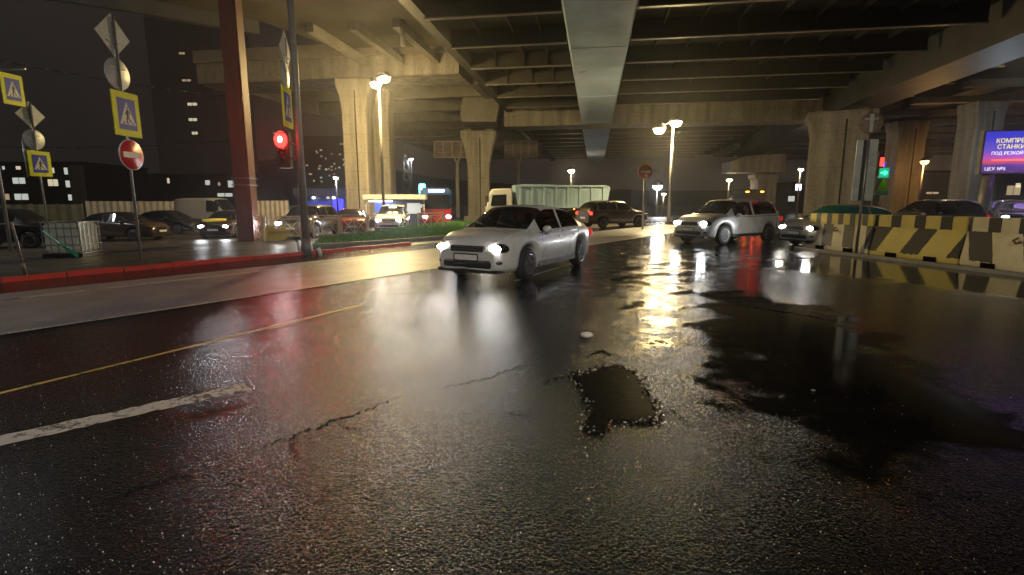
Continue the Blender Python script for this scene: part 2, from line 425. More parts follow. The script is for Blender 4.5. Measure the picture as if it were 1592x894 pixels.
def text_mesh(name, body, size, material, parent, loc, rot, align='LEFT', sx=1.0, depth=.002):
    f = bpy.data.curves.new(name, 'FONT'); f.body = body; f.size = size; f.align_x = align; f.extrude = depth
    t = bpy.data.objects.new(name + '_tmp', f); COL.objects.link(t)
    bpy.context.view_layer.update()
    me = bpy.data.meshes.new_from_object(t.evaluated_get(bpy.context.evaluated_depsgraph_get()))
    bpy.data.objects.remove(t); bpy.data.curves.remove(f)
    me.materials.clear(); me.materials.append(MATS[material])
    o = bpy.data.objects.new(name, me); COL.objects.link(o)
    o.parent = parent; o.location = loc; o.rotation_euler = rot; o.scale = (sx, 1, 1)
    return o
def spline(keys, x):
    """monotone-ish interpolation through (x, value) keys"""
    if x <= keys[0][0]: return keys[0][1]
    for i in range(len(keys) - 1):
        x0, y0 = keys[i]; x1, y1 = keys[i + 1]
        if x <= x1:
            t = (x - x0) / (x1 - x0)
            m0 = (y1 - keys[i - 1][1]) / (x1 - keys[i - 1][0]) if i > 0 else (y1 - y0) / (x1 - x0)
            m1 = (keys[i + 2][1] - y0) / (keys[i + 2][0] - x0) if i + 2 < len(keys) else (y1 - y0) / (x1 - x0)
            sl = (y1 - y0) / (x1 - x0)
            if sl == 0: m0 = m1 = 0
            else:
                m0 = max(min(m0 / sl, 2.5), 0) * sl; m1 = max(min(m1 / sl, 2.5), 0) * sl
            h = x1 - x0
            return (2*t**3 - 3*t**2 + 1)*y0 + (t**3 - 2*t**2 + t)*h*m0 + (-2*t**3 + 3*t**2)*y1 + (t**3 - t**2)*h*m1
    return keys[-1][1]

# ------------------------------------------------------------------ ground, road, markings
def strip_mesh(name, material, qs, zf, s0, s1, ns=2):
    b = B(material)
    rows = [[b.bm.verts.new(SQ(s0 + (s1 - s0) * i / ns, q, zf(q))) for q in qs] for i in range(ns + 1)]
    for a, c in zip(rows, rows[1:]):
        for k in range(len(qs) - 1): b._f([a[k], a[k + 1], c[k + 1], c[k]])
    return b.build(name)
def pdist(x, y, poly):
    # signed distance to an outline, positive inside
    best = 1e9; ins = False; n = len(poly)
    for i in range(n):
        ax, ay = poly[i - 1]; bx, by = poly[i]
        if (by > y) != (ay > y) and x < (ax - bx) * (y - by) / (ay - by) + bx: ins = not ins
        dx, dy = bx - ax, by - ay; t = max(0, min(1, ((x - ax) * dx + (y - ay) * dy) / (dx * dx + dy * dy + 1e-9)))
        best = min(best, math.hypot(x - ax - t * dx, y - ay - t * dy))
    return best if ins else -best
WET = [[(1062, 452), (1140, 442), (1215, 462), (1300, 478), (1370, 492), (1400, 520), (1418, 560), (1490, 578), (1545, 610), (1640, 640), (1700, 700), (1592, 735), (1490, 748), (1380, 738), (1270, 700), (1180, 655), (1120, 612), (1082, 560), (1058, 520), (1075, 490)],
       [(1235, 398), (1330, 400), (1440, 412), (1592, 432), (1800, 450), (1800, 490), (1592, 470), (1490, 455), (1380, 440), (1250, 425), (1180, 410)],
       [(800, 440), (850, 425), (900, 418), (900, 450), (850, 465), (805, 470)]]
WETG = [[(G(*p).x, G(*p).y) for p in o] for o in WET]
def axis(lo, hi, step, far0, far1):
    a = [lo + step * i for i in range(int((hi - lo) / step) + 1)]
    return far0 + a + far1
DAMPG = [(G(*p).x, G(*p).y) for p in [(940, 365), (1250, 365), (1180, 420), (1075, 450), (1050, 545), (985, 545), (975, 470), (930, 420)]]
QS = axis(-.02, 24, .24, [], [30, 60, 200, 500]); SS = axis(-14, 26, .24, [-150, -90, -40], [40, 80, 200, 450, 700])
rb_ = B('wet_asphalt'); rows = []; wet = []
for s_ in SS:
    row = []
    for q_ in QS:
        p_ = SQ(s_, q_, 0); row.append(rb_.bm.verts.new(p_))
        near = abs(p_.x) < 30 and -2 < p_.y < 32
        wv = max(pdist(p_.x, p_.y, o) for o in WETG) if near else -5.0
        if near: wv = max(wv, min(.22, pdist(p_.x, p_.y, DAMPG)))
        wet.append(wv)
    rows.append(row)
for a_, c_ in zip(rows, rows[1:]):
    for k_ in range(len(QS) - 1): rb_._f([a_[k_], a_[k_ + 1], c_[k_ + 1], c_[k_]])
road = rb_.build('road', fix=False); tag(road, kind='structure')
wa = road.data.attributes.new('wet', 'FLOAT', 'POINT'); wa.data.foreach_set('value', wet)
lot = strip_mesh('parking_ground', 'lot_asphalt', [-700, -18, -12, -6, -2, -.02], lambda q: -0.03 - 0.37 * min(1.0, -q / 18.0), -150, 700, 6); tag(lot, kind='structure')
def line_q(px, py): g = G(px, py); return q_of(g.x, g.y), s_of(g.x, g.y)
# milky headlight trails put into the colour of a pale flat strip
qa = (line_q(0, 462)[0] + line_q(400, 412)[0]) / 2
qb = (line_q(0, 536)[0] + line_q(400, 460)[0] + line_q(640, 415)[0]) / 3
trail_band = strip_mesh('headlight_trail_band', 'headlight_trail_pale', [qa, (qa + qb) / 2, qb], lambda q: .004, -30, 34, 8); tag(trail_band, kind='structure')
def paint(name, material, pts_q, w, s0, s1, z, jag=0.0, n=40):
    b = B(material); prev = None
    for i in range(n + 1):
        s = s0 + (s1 - s0) * i / n
        a = b.bm.verts.new(SQ(s, pts_q - w / 2 + random.uniform(-jag, jag), z)); c = b.bm.verts.new(SQ(s, pts_q + w / 2 + random.uniform(-jag, jag), z))
        if prev: b._f([prev[0], a, c, prev[1]])
        prev = (a, c)
    o = b.build(name); tag(o, kind='structure'); return o
qw = (line_q(0, 473)[0] + line_q(400, 419)[0]) / 2
paint('trail_edge_line', 'worn_white_paint_and_trail', qw, .16, -20, 20, .008, .004)  # white light trails drawn as painted lines
paint('trail_edge_line', 'worn_white_paint_and_trail', qb + .03, .10, -20, 24, .008, .004)
def quad_line(name, material, p0, p1, w, z, jag=.006, n=40):
    a, c = G(*p0), G(*p1); d = (c - a).normalized(); nn = Vector((d.y, -d.x, 0)); b = B(material); prev = None
    for i in range(n + 1):
        p = a.lerp(c, i / n); l = b.bm.verts.new(p - nn * (w / 2 + random.uniform(-jag, jag)) + Vector((0, 0, z))); r = b.bm.verts.new(p + nn * (w / 2 + random.uniform(-jag, jag)) + Vector((0, 0, z)))
        if prev: b._f([prev[0], l, r, prev[1]])
        prev = (l, r)
    return tag(b.build(name), kind='structure')
quad_line('yellow_line', 'worn_yellow_paint', (-400, 710), (560, 475), .055, .005, .003)
quad_line('lane_dash', 'worn_white_paint_and_trail', (-300, 753), (385, 601), .19, .005, .014)
quad_line('lane_dash', 'worn_white_paint_and_trail', (800, 437), (905, 405), .12, .005, .01, 10)

def blob_sheet(name, material, px_pts, z, jag, label_kind='structure', sub=5, lin=False):
    pts = [G(*p) for p in px_pts]; out = []
    n = len(pts)
    for i in range(n):
        a, c = pts[i], pts[(i + 1) % n]
        pa, pc = pts[i - 1], pts[(i + 2) % n]
        for k in range(sub):
            t = k / sub
            p = .5 * ((2 * a) + (c - pa) * t + (2 * pa - 5 * a + 4 * c - pc) * t * t + (3 * a - pa - 3 * c + pc) * t ** 3)
            L_ = (c - a).length
            if lin: p = a.lerp(c, t)
            p = p + Vector((random.uniform(-1, 1), random.uniform(-1, 1), 0)) * jag * min(1, L_)
            p.z = z; out.append(p)
    b = B(material); b.poly(out)
    bmesh.ops.triangulate(b.bm, faces=b.bm.faces)
    o = b.build(name); tag(o, kind=label_kind); return o
blob_sheet('pothole_puddle', 'pothole_wet', [(893, 583), (925, 577), (958, 566), (985, 580), (1005, 605), (1016, 630), (1024, 658), (990, 656), (950, 652), (932, 674), (908, 670), (916, 640), (908, 610)], .005, .07, sub=6, lin=True)
def crack(px_pts, w):
    pts = [G(*p) for p in px_pts]; b = B('crack_dark'); prev = None; n = 60
    for i in range(n + 1):
        f = i / n * (len(pts) - 1); k = min(int(f), len(pts) - 2); p = pts[k].lerp(pts[k + 1], f - k); d = (pts[k + 1] - pts[k]).normalized(); nn = Vector((d.y, -d.x, 0))
        p = p + nn * random.uniform(-.03, .03); ww = w * math.sin(math.pi * min(1, max(0.02, i / n))) * random.uniform(.25, 1.3)
        l = b.bm.verts.new((p.x - nn.x * ww, p.y - nn.y * ww, .0042)); r_ = b.bm.verts.new((p.x + nn.x * ww, p.y + nn.y * ww, .0042))
        if prev: b._f([prev[0], l, r_, prev[1]])
        prev = (l, r_)
    tag(b.build('asphalt_crack'), kind='structure')
crack([(385, 702), (460, 678), (520, 655), (580, 634), (635, 611)], .018)
crack([(150, 785), (240, 752), (300, 735)], .020)
crack([(660, 607), (715, 598), (760, 588), (830, 560)], .011)
crack([(560, 462), (640, 455), (700, 447)], .012)
crack([(760, 640), (815, 646), (850, 652)], .010)
crack([(520, 655), (545, 668), (590, 672)], .008)
crack([(460, 678), (450, 698), (470, 722)], .009)
crack([(1016, 630), (1050, 642), (1075, 668)], .010)
crack([(893, 583), (860, 590), (838, 604)], .010)
crack([(905, 560), (935, 545), (955, 556)], .02)
crack([(1130, 470), (1180, 479), (1260, 492), (1330, 505)], .02)

# red tail light streak shaped as a kerb, plain kerb at the island
b = B('red_trail_paint')
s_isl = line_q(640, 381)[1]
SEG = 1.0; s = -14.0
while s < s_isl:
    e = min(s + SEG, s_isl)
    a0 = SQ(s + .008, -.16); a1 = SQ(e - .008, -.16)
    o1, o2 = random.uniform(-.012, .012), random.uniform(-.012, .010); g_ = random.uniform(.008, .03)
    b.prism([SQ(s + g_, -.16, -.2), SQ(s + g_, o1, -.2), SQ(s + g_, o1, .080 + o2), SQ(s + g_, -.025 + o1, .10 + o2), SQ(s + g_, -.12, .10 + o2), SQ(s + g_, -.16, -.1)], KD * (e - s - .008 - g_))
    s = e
tag(b.build('red_trail_kerb'), 'low red strip shaped as a kerb in place of a tail light streak', 'kerb')

# grass island with its rounded nose
isl_px = [(486, 384), (560, 380), (640, 374), (720, 368), (768, 362), (784, 355), (768, 348), (700, 347), (640, 354), (560, 366), (500, 372)]
isl = [G(x, y, .0) for x, y in isl_px]
b = B('grass_soil')
b.prism([Vector((p.x, p.y, -.3)) for p in isl], (0, 0, .38)); island = tag(b.build('grass_verge'), kind='structure')
b = B('kerb_stone')
for a, c in zip(isl[:6], isl[1:7]):
    d = (c - a).normalized(); n_ = Vector((d.y, -d.x, 0)) * .07
    b.prism([Vector((*(a + n_ * .1).xy, -.2)), Vector((*(a + n_ * 2).xy, -.2)), Vector((*(a + n_ * 2).xy, .11)), Vector((*(a + n_ * .1).xy, .11))], (c - a))
tag(b.build('stone_kerb'), 'pale stone kerb edging the grass island', 'kerb')
def inside(x, y, poly):
    r = False; n = len(poly)
    for i in range(n):
        a, c = poly[i], poly[i - 1]
        if (a.y > y) != (c.y > y) and x < (c.x - a.x) * (y - a.y) / (c.y - a.y) + a.x: r = not r
    return r
b = B('grass_blade'); xs = [p.x for p in isl]; ys = [p.y for p in isl]; k = 0
while k < 16000:
    x, y = random.uniform(min(xs), max(xs)), random.uniform(min(ys), max(ys))
    if not inside(x, y, isl): continue
    k += 1; h = random.uniform(.05, .17); a = random.uniform(0, 6.28); w = .022; l = random.uniform(-.08, .08)
    v = [b.bm.verts.new(q) for q in ((x - w * math.cos(a), y - w * math.sin(a), .07), (x + w * math.cos(a), y + w * math.sin(a), .07), (x + l, y + l * .5, .07 + h))]
    b._f(v)
tag(b.build('grass', fix=False), 'bright green grass on the island at the road edge', 'grass', kind='stuff')

b = B('litter_white', 'kerb_stone')
for k in range(2600):  # pale stones added as the glints on the wet asphalt
    y = 1.9 + 9 * random.random() ** 2; x = random.uniform(-1.15, 1.15) * (y + .5)
    if q_of(x, y) < .2 or random.random() > .35 + .65 * max(0, min(1, -x / y)): continue
    sz = random.uniform(.0017, .0042); b.use('litter_white' if random.random() < .5 else 'kerb_stone')
    M = Matrix.Rotation(random.uniform(0, 6), 3, 'Z') @ Matrix.Rotation(random.uniform(0, 1), 3, 'X')
    v = [b.bm.verts.new(Vector((x, y, sz * .4)) + M @ Vector(q) * sz) for q in ((1, 0, 0), (-.5, .8, 0), (-.6, -.7, 0), (0, .1, .9), (0, 0, -.7))]
    for t in ((0, 1, 3), (1, 2, 3), (2, 0, 3), (1, 0, 4), (2, 1, 4), (0, 2, 4)): b._f([v[i] for i in t])
RIM = [G(*p_) for p_ in [(893, 583), (925, 577), (958, 566), (985, 580), (1005, 605), (1016, 630), (1024, 658), (990, 656), (950, 652), (932, 674), (908, 670), (916, 640), (908, 610)]]
for k in range(520):                               # crumbled edge of the pothole
    i = random.randrange(len(RIM)); p_ = RIM[i - 1].lerp(RIM[i], random.random()); sz = random.uniform(.004, .016)
    b.use('wet_asphalt' if random.random() < .75 else 'kerb_stone'); x, y = p_.x + random.gauss(0, .028), p_.y + random.gauss(0, .04)
    M = Matrix.Rotation(random.uniform(0, 6), 3, 'Z')
    v = [b.bm.verts.new(Vector((x, y, sz * .3)) + M @ Vector(q) * sz) for q in ((1, 0, 0), (-.5, .8, 0), (-.6, -.7, 0), (0, .1, .6), (0, 0, -.5))]
    for t in ((0, 1, 3), (1, 2, 3), (2, 0, 3), (1, 0, 4), (2, 1, 4), (0, 2, 4)): b._f([v[i_] for i_ in t])
tag(b.build('glint_grit'), 'pale specks made up for glints on the wet asphalt, with pothole crumbs', 'glint_grit', kind='stuff')
# hill and far ground rise
b = B('hill_soil')
prof = [(-400, 0), (-330, 18), (-260, 30), (-180, 38), (-120, 34), (-60, 22), (20, 16), (120, 12), (250, 14), (400, 10), (520, 0)]
b.prism([Vector((x, 420, z - 1)) for x, z in prof] + [Vector((520, 420, -3)), Vector((-400, 420, -3))], (0, 120, 0))
tag(b.build('hills'), kind='structure')

# ------------------------------------------------------------------ viaducts
AZ = R(9.0)
U = Vector((math.sin(AZ), math.cos(AZ), 0)); V = Vector((math.cos(AZ), -math.sin(AZ), 0))
def VF(s, t, z): p = U * s + V * t; return Vector((p.x, p.y, z))
def vbox(b, s0, s1, t0, t1, z0, z1):
    b.prism([VF(s0, t0, z0), VF(s0, t1, z0), VF(s0, t1, z1), VF(s0, t0, z1)], U * (s1 - s0)); return b
S0, S1 = -14, 118
br = empty('flyover', VF(56, 0, 0), 0, 'wide steel flyover passing straight overhead with pale central box girder', 'bridge')
def place(o, par):                                # keep the world position under the parent's base point
    o.parent = par; o.location = -par.location; return o
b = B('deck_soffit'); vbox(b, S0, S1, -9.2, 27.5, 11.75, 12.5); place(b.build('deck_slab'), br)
b = B('deck_steel'); vbox(b, S0, S1, -9.35, -8.75, 10.9, 13.3); place(b.build('edge_beam'), br)
b = B('girder_paint')
b.prism([VF(S0, -1.95, 11.75), VF(S0, -1.45, 9.5), VF(S0, 1.45, 9.5), VF(S0, 1.95, 11.75)], U * (112 - S0))
for k in range(9):                                # splice plates round the girder
    s = 4 + k * 12.5; b.box(VF(s, 0, 9.49), (2.86, .5, .03), rz=-AZ)
place(b.build('box_girder'), br)
b = B('dark_girder')
ctr = [(S0, 20.0), (20, 20.2), (45, 20.8), (62, 21.8), (80, 23.2), (100, 25.0)]
for (sa, ta), (sb, tb) in zip(ctr, ctr[1:]):
    A = [VF(sa, ta - .2, 11.75), VF(sa, ta, 9.7), VF(sa, ta + 3.2, 9.7), VF(sa, ta + 3.4, 11.75)]
    Bb = [VF(sb, tb - .2, 11.75), VF(sb, tb, 9.7), VF(sb, tb + 3.2, 9.7), VF(sb, tb + 3.4, 11.75)]
    va = [b.bm.verts.new(p) for p in A]; vb = [b.bm.verts.new(p) for p in Bb]
    for k in range(4): b._f([va[k], va[(k + 1) % 4], vb[(k + 1) % 4], vb[k]])
place(b.build('box_girder'), br)
for i in range(25):                               # transverse floor beams
    s = -8 + i * 5.0
    if 53 < s < 60: continue
    for t0, t1 in ((-8.75, -1.85), (1.85, 19.85), (23.5, 27.4)):
        b = B('deck_steel', 'deck_flange_lit'); vbox(b, s - .03, s + .03, t0, t1, 10.75, 11.75); b.use('deck_flange_lit'); vbox(b, s - .13, s + .13, t0 - .02, t1 + .02, 10.70, 10.76)
        place(b.build('floor_beam'), br)
b = B('deck_soffit')
for t in (-7, -5, -3.4, 3.6, 5.6, 7.6, 9.6, 11.6, 13.6, 15.6, 17.6): vbox(b, S0 + .1, S1 - .1, t - .04, t + .04, 11.45, 11.76)
place(b.build('stringer'), br)
b = B('deck_steel')
for i in range(25):
    s = -8 + i * 5.0
    if 53 < s < 60: continue
    for t in (-7, -5, -3.4, 3.6, 7.6, 11.6, 15.6): vbox(b, s - .12, s + .12, t - .012, t + .012, 10.765, 11.45)
place(b.build('stiffener'), br)

def pier(name, label, foot, w0, w1, d, zf, zt, rz=0, mats='concrete', group='concrete piers under the flyovers', cap=None, groove=True):
    r = empty(name, foot, rz, label, 'pier', group)
    b = B(mats)
    prof = [(-w0, -.3), (w0, -.3), (w0, zf), (w0 + (w1 - w0) * .35, zf + (zt - zf) * .45), (w1, zt - .5), (w1, zt), (-w1, zt), (-w1, zt - .5), (-w0 - (w1 - w0) * .35, zf + (zt - zf) * .45), (-w0, zf)]
    b.prism([Vector((x, -d, z)) for x, z in prof], (0, 2 * d, 0))
    o = b.build('shaft', r)
    bv = o.modifiers.new('bevel', 'BEVEL'); bv.width = .12; bv.segments = 2; bv.limit_method = 'ANGLE'
    if groove:
        b = B('deck_soffit'); b.box((w0 * .15, -d - .02, zt * .47), (.10, .06, zt * .9)); b.build('drain_pipe', r)
    b = B('concrete_plain'); b.box((0, 0, .1), (2 * w0 + .8, 2 * d + .8, .9), bev=.06); b.build('footing', r)
    if cap:
        for sx in (-1, 1): b = B('concrete_plain'); b.box((sx * w1 * .6, 0, zt + .12), (.7, .7, .24)); b.build('bearing', r)
    return r
# crosshead of the flyover and its piers
b = B('concrete'); CH = 57
tl = (GX(744, 56, 11) - U.x * CH) / V.x
xr = 27.0
b.prism([VF(CH - 1.6, -9.6, 9.46), VF(CH - 1.6, xr, 9.46), VF(CH - 1.6, xr, 11.72), VF(CH - 1.6, -9.6, 11.72)], U * 3.2)
place(b.build('crosshead'), br)
pz = VF(CH, -12.6, 0); px745 = at(746, 57)
b = B('concrete_plain')
e0 = Vector((px745.x, 57 - 1.9, 0))
b.prism([Vector((px745.x - 1.6, 54.7, 9.75)), Vector((px745.x + 1.9, 54.7, 9.75)), Vector((px745.x + 2.35, 54.7, 12.4)), Vector((px745.x + 2.1, 54.7, 13.2)), Vector((px745.x - 1.2, 54.7, 13.2)), Vector((px745.x - 1.75, 54.7, 10.6))], (0, 3.6, 0))
place(b.build('crosshead_end'), br)
pier('concrete_pier', 'flared concrete pier with orange stained shaft behind the green island', (px745.x, 56.5, px745.z), 1.15, 1.9, 1.0, 5.6, 9.4, cap=True)
p = at(1291, 46); pier('concrete_pier', 'broad grey concrete pier behind the twin backs of tall signs', (p.x, p.y, 0), 2.1, 2.6, 1.3, 7.2, 9.2, rz=R(-24), cap=True)
p = at(1183, 72); pier('concrete_pier', 'short lit concrete pier with massive head, left of the broad grey pier', (p.x, p.y, 0), 1.3, 1.7, 1.2, 4.2, 5.4, cap=True, groove=False)
b = B('concrete'); b.prism([Vector((p.x - 5.2, p.y - 1.6, 5.6)), Vector((p.x + 2.2, p.y - 1.6, 5.6)), Vector((p.x + 1.9, p.y - 1.6, 8.0)), Vector((p.x - 3.4, p.y - 1.6, 7.7)), Vector((p.x - 5.2, p.y - 1.6, 7.0))], (0, 3.2, 0))
hd = tag(b.build('pier_head'), 'massive angular concrete bridge head resting on the short lit pier', 'bridge head')
p = at(1394, 58); pier('concrete_pier', 'dim concrete pier between the broad grey pier and the blue crescent light', (p.x, p.y, 0), 1.5, 1.8, 1.0, 8.4, 10.2)
p = at(1502, 44); pier('concrete_pier', 'dark concrete pier just left of the glowing advertising screen', (p.x, p.y, 0), 1.1, 1.3, 1.0, 8, 9.6)
p = at(566, 45); pier('concrete_pier', 'tall sodium lit pier directly behind the double street lamp', (p.x - .1, p.y, p.z), 1.0, 1.45, 1.2, 9.2, 11.9)
p = at(600, 49); pier('concrete_pier', 'shaded twin of the tall lamp lit pier, standing right behind it', (p.x, p.y, p.z), .85, 1.0, 1.1, 9.4, 11.9, groove=False)

# flyover on the left: crosshead, slab, ribs
br2 = empty('flyover', VF(44, -24, 0), 0, 'lamp lit concrete flyover on the left resting on the tall twin piers', 'bridge')
b = B('concrete'); vbox(b, 43, 47.4, -35, -11.2, 11.95, 14.3); place(b.build('crosshead'), br2)
b = B('concrete_plain'); vbox(b, 43.0 - .35, 43.0 - .003, -35, -11.2, 13.6, 14.6); place(b.build('ledge'), br2)
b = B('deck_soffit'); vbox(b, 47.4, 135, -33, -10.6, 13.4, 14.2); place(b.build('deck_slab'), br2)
for i in range(11):
    s = 53 + i * 7.4
    b = B('concrete_plain'); vbox(b, s - .35, s + .35, -33, -10.7, 12.1, 13.4); place(b.build('floor_beam'), br2)
b = B('concrete_plain'); vbox(b, 47.4, 135, -11.3, -10.6, 12.0, 14.19); place(b.build('edge_beam'), br2)
b = B('concrete_plain'); vbox(b, 47.4, 135, -33.6, -33.0, 12.0, 14.6); place(b.build('edge_beam'), br2)
# ramp slab above, curved outer edge
br3 = empty('ramp_bridge', VF(30, -16, 0), 0, 'curving concrete ramp soffit high in the upper left corner', 'bridge')
edge = [(8, -46), (16, -40), (23, -33), (28, -27), (33, -22)]
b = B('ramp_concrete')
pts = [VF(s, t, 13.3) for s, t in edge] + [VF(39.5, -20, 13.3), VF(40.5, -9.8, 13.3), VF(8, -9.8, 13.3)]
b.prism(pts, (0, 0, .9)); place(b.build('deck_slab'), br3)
b = B('dark_girder')
for (sa, ta), (sb, tb) in zip(edge, edge[1:]):
    a, c = VF(sa, ta, 12.5), VF(sb, tb, 12.5); d = (c - a).normalized(); n_ = Vector((-d.y, d.x, 0)) * .45
    b.prism([a, a + n_, a + n_ + Vector((0, 0, 2.2)), a + Vector((0, 0, 2.2))], c - a)
place(b.build('edge_beam'), br3)
b = B('concrete_plain')
for t in (-19, -16, -13): vbox(b, 34, 42.9, t - .25, t + .25, 12.75, 13.29)
place(b.build('rib'), br3)
b = B('concrete_plain'); q_ = P(625, 24, 36); b.tube((q_.x, q_.y, 11.7), (q_.x, q_.y, 13.3), .16)
place(b.build('drain_pipe'), br3)

# flyover on the right
br4 = empty('flyover', VF(50, 42, 0), 0, 'dark multi girder flyover at the upper right with floodlit soffit', 'bridge')
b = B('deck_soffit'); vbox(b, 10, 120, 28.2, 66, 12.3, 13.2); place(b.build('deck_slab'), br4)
for t in (31, 40, 50, 60):
    b = B('dark_girder'); vbox(b, 10, 120, t, t + 2.2, 10.9, 12.3); place(b.build('girder'), br4)
for i in range(12):
    s = 40 + i * 7.0
    b = B('concrete_plain'); vbox(b, s - .4, s + .4, 28.3, 66, 10.4, 10.9); place(b.build('floor_beam'), br4)

# red lit column at the left
p = at(388, 24)
r = empty('column', (p.x, p.y, p.z), 0, 'tall square column washed red by the traffic light, left of its pole', 'column')
b = B('column_red_wash'); b.box((0, 0, 6.4), (.74, .74, 13.2), bev=.08); b.build('shaft', r)
b = B('galvanised')
for z in (2.55, 2.85): b.box((0, 0, z), (.82, .82, .05))
b.build('band', r)

# ------------------------------------------------------------------ barriers (concrete, striped)
BCOL = dict(barrier_cream=(0.74, 0.68, 0.48), barrier_yellow=(0.68, 0.56, 0.14), barrier_grey=(0.10, 0.10, 0.095), barrier_black=(0.008, 0.009, 0.012))
def stripe_mat(name, la, dk, lb, per, lean, duty, off):
    """slanted paint stripes on the face, upright ones on the neck, with chipped edges and grime"""
    m = bpy.data.materials.new(name); m.use_nodes = True; nt = m.node_tree; b = nt.nodes['Principled BSDF']; L = nt.links.new
    tc = nt.nodes.new('ShaderNodeTexCoord'); sx = nt.nodes.new('ShaderNodeSeparateXYZ'); L(tc.outputs['Object'], sx.inputs[0])
    def mth(op, *v):
        n = nt.nodes.new('ShaderNodeMath'); n.operation = op
        for i, x in enumerate(v):
            if isinstance(x, (int, float)): n.inputs[i].default_value = x
            else: L(x, n.inputs[i])
        return n.outputs[0]
    def noise(sc, d=5):
        n = nt.nodes.new('ShaderNodeTexNoise'); n.inputs['Scale'].default_value = sc; n.inputs['Detail'].default_value = d; n.inputs['Roughness'].default_value = .65; L(tc.outputs['Object'], n.inputs['Vector']); return n.outputs['Fac']
    n1, n2, n3 = noise(7), noise(26), noise(2.2)
    wob = mth('MULTIPLY_ADD', n1, .05, -.025)
    u1 = mth('FRACT', mth('ADD', mth('ADD', mth('DIVIDE', mth('SUBTRACT', sx.outputs['X'], mth('MULTIPLY', mth('SUBTRACT', sx.outputs['Z'], .45), lean)), per), off), mth('ADD', wob, 5.0)))
    u2 = mth('FRACT', mth('ADD', mth('DIVIDE', sx.outputs['X'], per * .55), mth('ADD', wob, 5.3)))
    d1 = mth('LESS_THAN', u1, duty); d2 = mth('LESS_THAN', u2, .44)
    neck = mth('GREATER_THAN', mth('ADD', sx.outputs['Z'], wob), .83); low = mth('LESS_THAN', mth('ADD', sx.outputs['Z'], mth('MULTIPLY', wob, 2.5)), .13)
    d1 = mth('MULTIPLY', d1, mth('SUBTRACT', 1.0, low))
    dark = mth('ADD', mth('MULTIPLY', d1, mth('SUBTRACT', 1.0, neck)), mth('MULTIPLY', d2, neck))
    chips = mth('SUBTRACT', 1.0, mth('GREATER_THAN', n2, .72)); dark = mth('MULTIPLY', dark, chips)
    def mixc(f, a, c):
        n = nt.nodes.new('ShaderNodeMix'); n.data_type = 'RGBA'; L(f, n.inputs['Factor'])
        for i, x in ((6, a), (7, c)):
            if isinstance(x, tuple): n.inputs[i].default_value = (*x, 1)
            else: L(x, n.inputs[i])
        return n.outputs[2]
    light = mixc(neck, BCOL[la], BCOL[lb]); col = mixc(dark, light, BCOL[dk])
    grime = nt.nodes.new('ShaderNodeMapRange'); L(n3, grime.inputs['Value']); grime.inputs['From Min'].default_value = .40; grime.inputs['From Max'].default_value = .72; grime.inputs['To Max'].default_value = .26
    col = mixc(mth('MULTIPLY', grime.outputs['Result'], mth('SUBTRACT', 1.0, mth('MULTIPLY', dark, .75))), col, (.10, .088, .06)); L(col, b.inputs['Base Color']); b.inputs['Roughness'].default_value = .62
    bp = nt.nodes.new('ShaderNodeBump'); bp.inputs['Strength'].default_value = .3; bp.inputs['Distance'].default_value = .015; L(n2, bp.inputs['Height']); L(bp.outputs['Normal'], b.inputs['Normal'])
    MATS[name] = m; return name
def barrier(label, p0, p1, style, loops=True):
    """p0, p1: world ends of the foot line"""
    d = p1 - p0; Ln = d.length; rz = math.atan2(d.y, d.x)
    r = empty('concrete_barrier', p0, rz, label, 'barrier', 'striped concrete barriers along the kerb')
    H, hb = 1.17, .46
    prof = [(-hb / 2 - .10, 0), (-hb / 2 - .10, .14), (-.20, .80), (-.20, H), (.20, H), (.20, .80), (hb / 2 + .10, .14), (hb / 2 + .10, 0)]
    la, lb, dk = ('barrier_cream', 'barrier_yellow', 'barrier_grey') if style == 0 else ('barrier_yellow', 'barrier_yellow', 'barrier_black') if style == 1 else ('barrier_cream', 'barrier_cream', 'barrier_black')
    lean = {0: -.16, 1: .52, 2: -.36}[style]; per = {0: .82, 1: 1.30, 2: 1.30}[style]
    b = B(stripe_mat('barrier_stripes_%d' % style, la, dk, lb, per, lean, {0: .50, 1: .42, 2: .46}[style], {0: .12, 1: .12, 2: -.115}[style]))
    b.prism([Vector((0, y, z)) for y, z in prof], (Ln, 0, 0))
    bmesh.ops.bevel(b.bm, geom=list(b.bm.edges), offset=.018, segments=2, affect='EDGES')
    b.build('barrier_body', r)
    for x in (Ln * .28, Ln * .72): b = B('crack_dark'); b.box((x, -.335, .06), (.34, .03, .12)); b.build('forklift_slot', r)
    if loops:
        b = B('rust')
        for x in (Ln * .5, ): b.path([(x - .1, -.2, .74), (x - .12, -.30, .68), (x - .02, -.34, .62), (x + .05, -.27, .66)], .022)
        b.build('lifting_loop', r)
    return r
f0, f1, f2, f3 = G(1262, 384), G(1364, 395), G(1508, 411), G(1705, 436)
b0 = barrier('short barrier block with grey and cream upright stripes at the barrier row end', f0, f1 - (f1 - f0).normalized() * .03, 0)
b1 = barrier('middle barrier block with slanted yellow and black stripes', f1 + (f2 - f1).normalized() * .03, f2 - (f2 - f1).normalized() * .03, 1, loops=False)
b2 = barrier('cream barrier block with wide black stripe and rusty lifting loop, cut by the frame', f2 + (f3 - f2).normalized() * .03, f3, 2)
kb = B('kerb_stone')
kpts = [G(1240, 388), G(1364, 403), G(1508, 421), G(1720, 447)]
for a, c in zip(kpts, kpts[1:]):
    kb.prism([Vector((*a.xy, -.02)), Vector((*a.xy, .07)), Vector((a.x, a.y + .22, .09)), Vector((a.x, a.y + .22, -.02))], (c - a) * .995)
tag(kb.build('stone_kerb'), 'dark wet kerb stones running along the foot of the barriers', 'kerb')

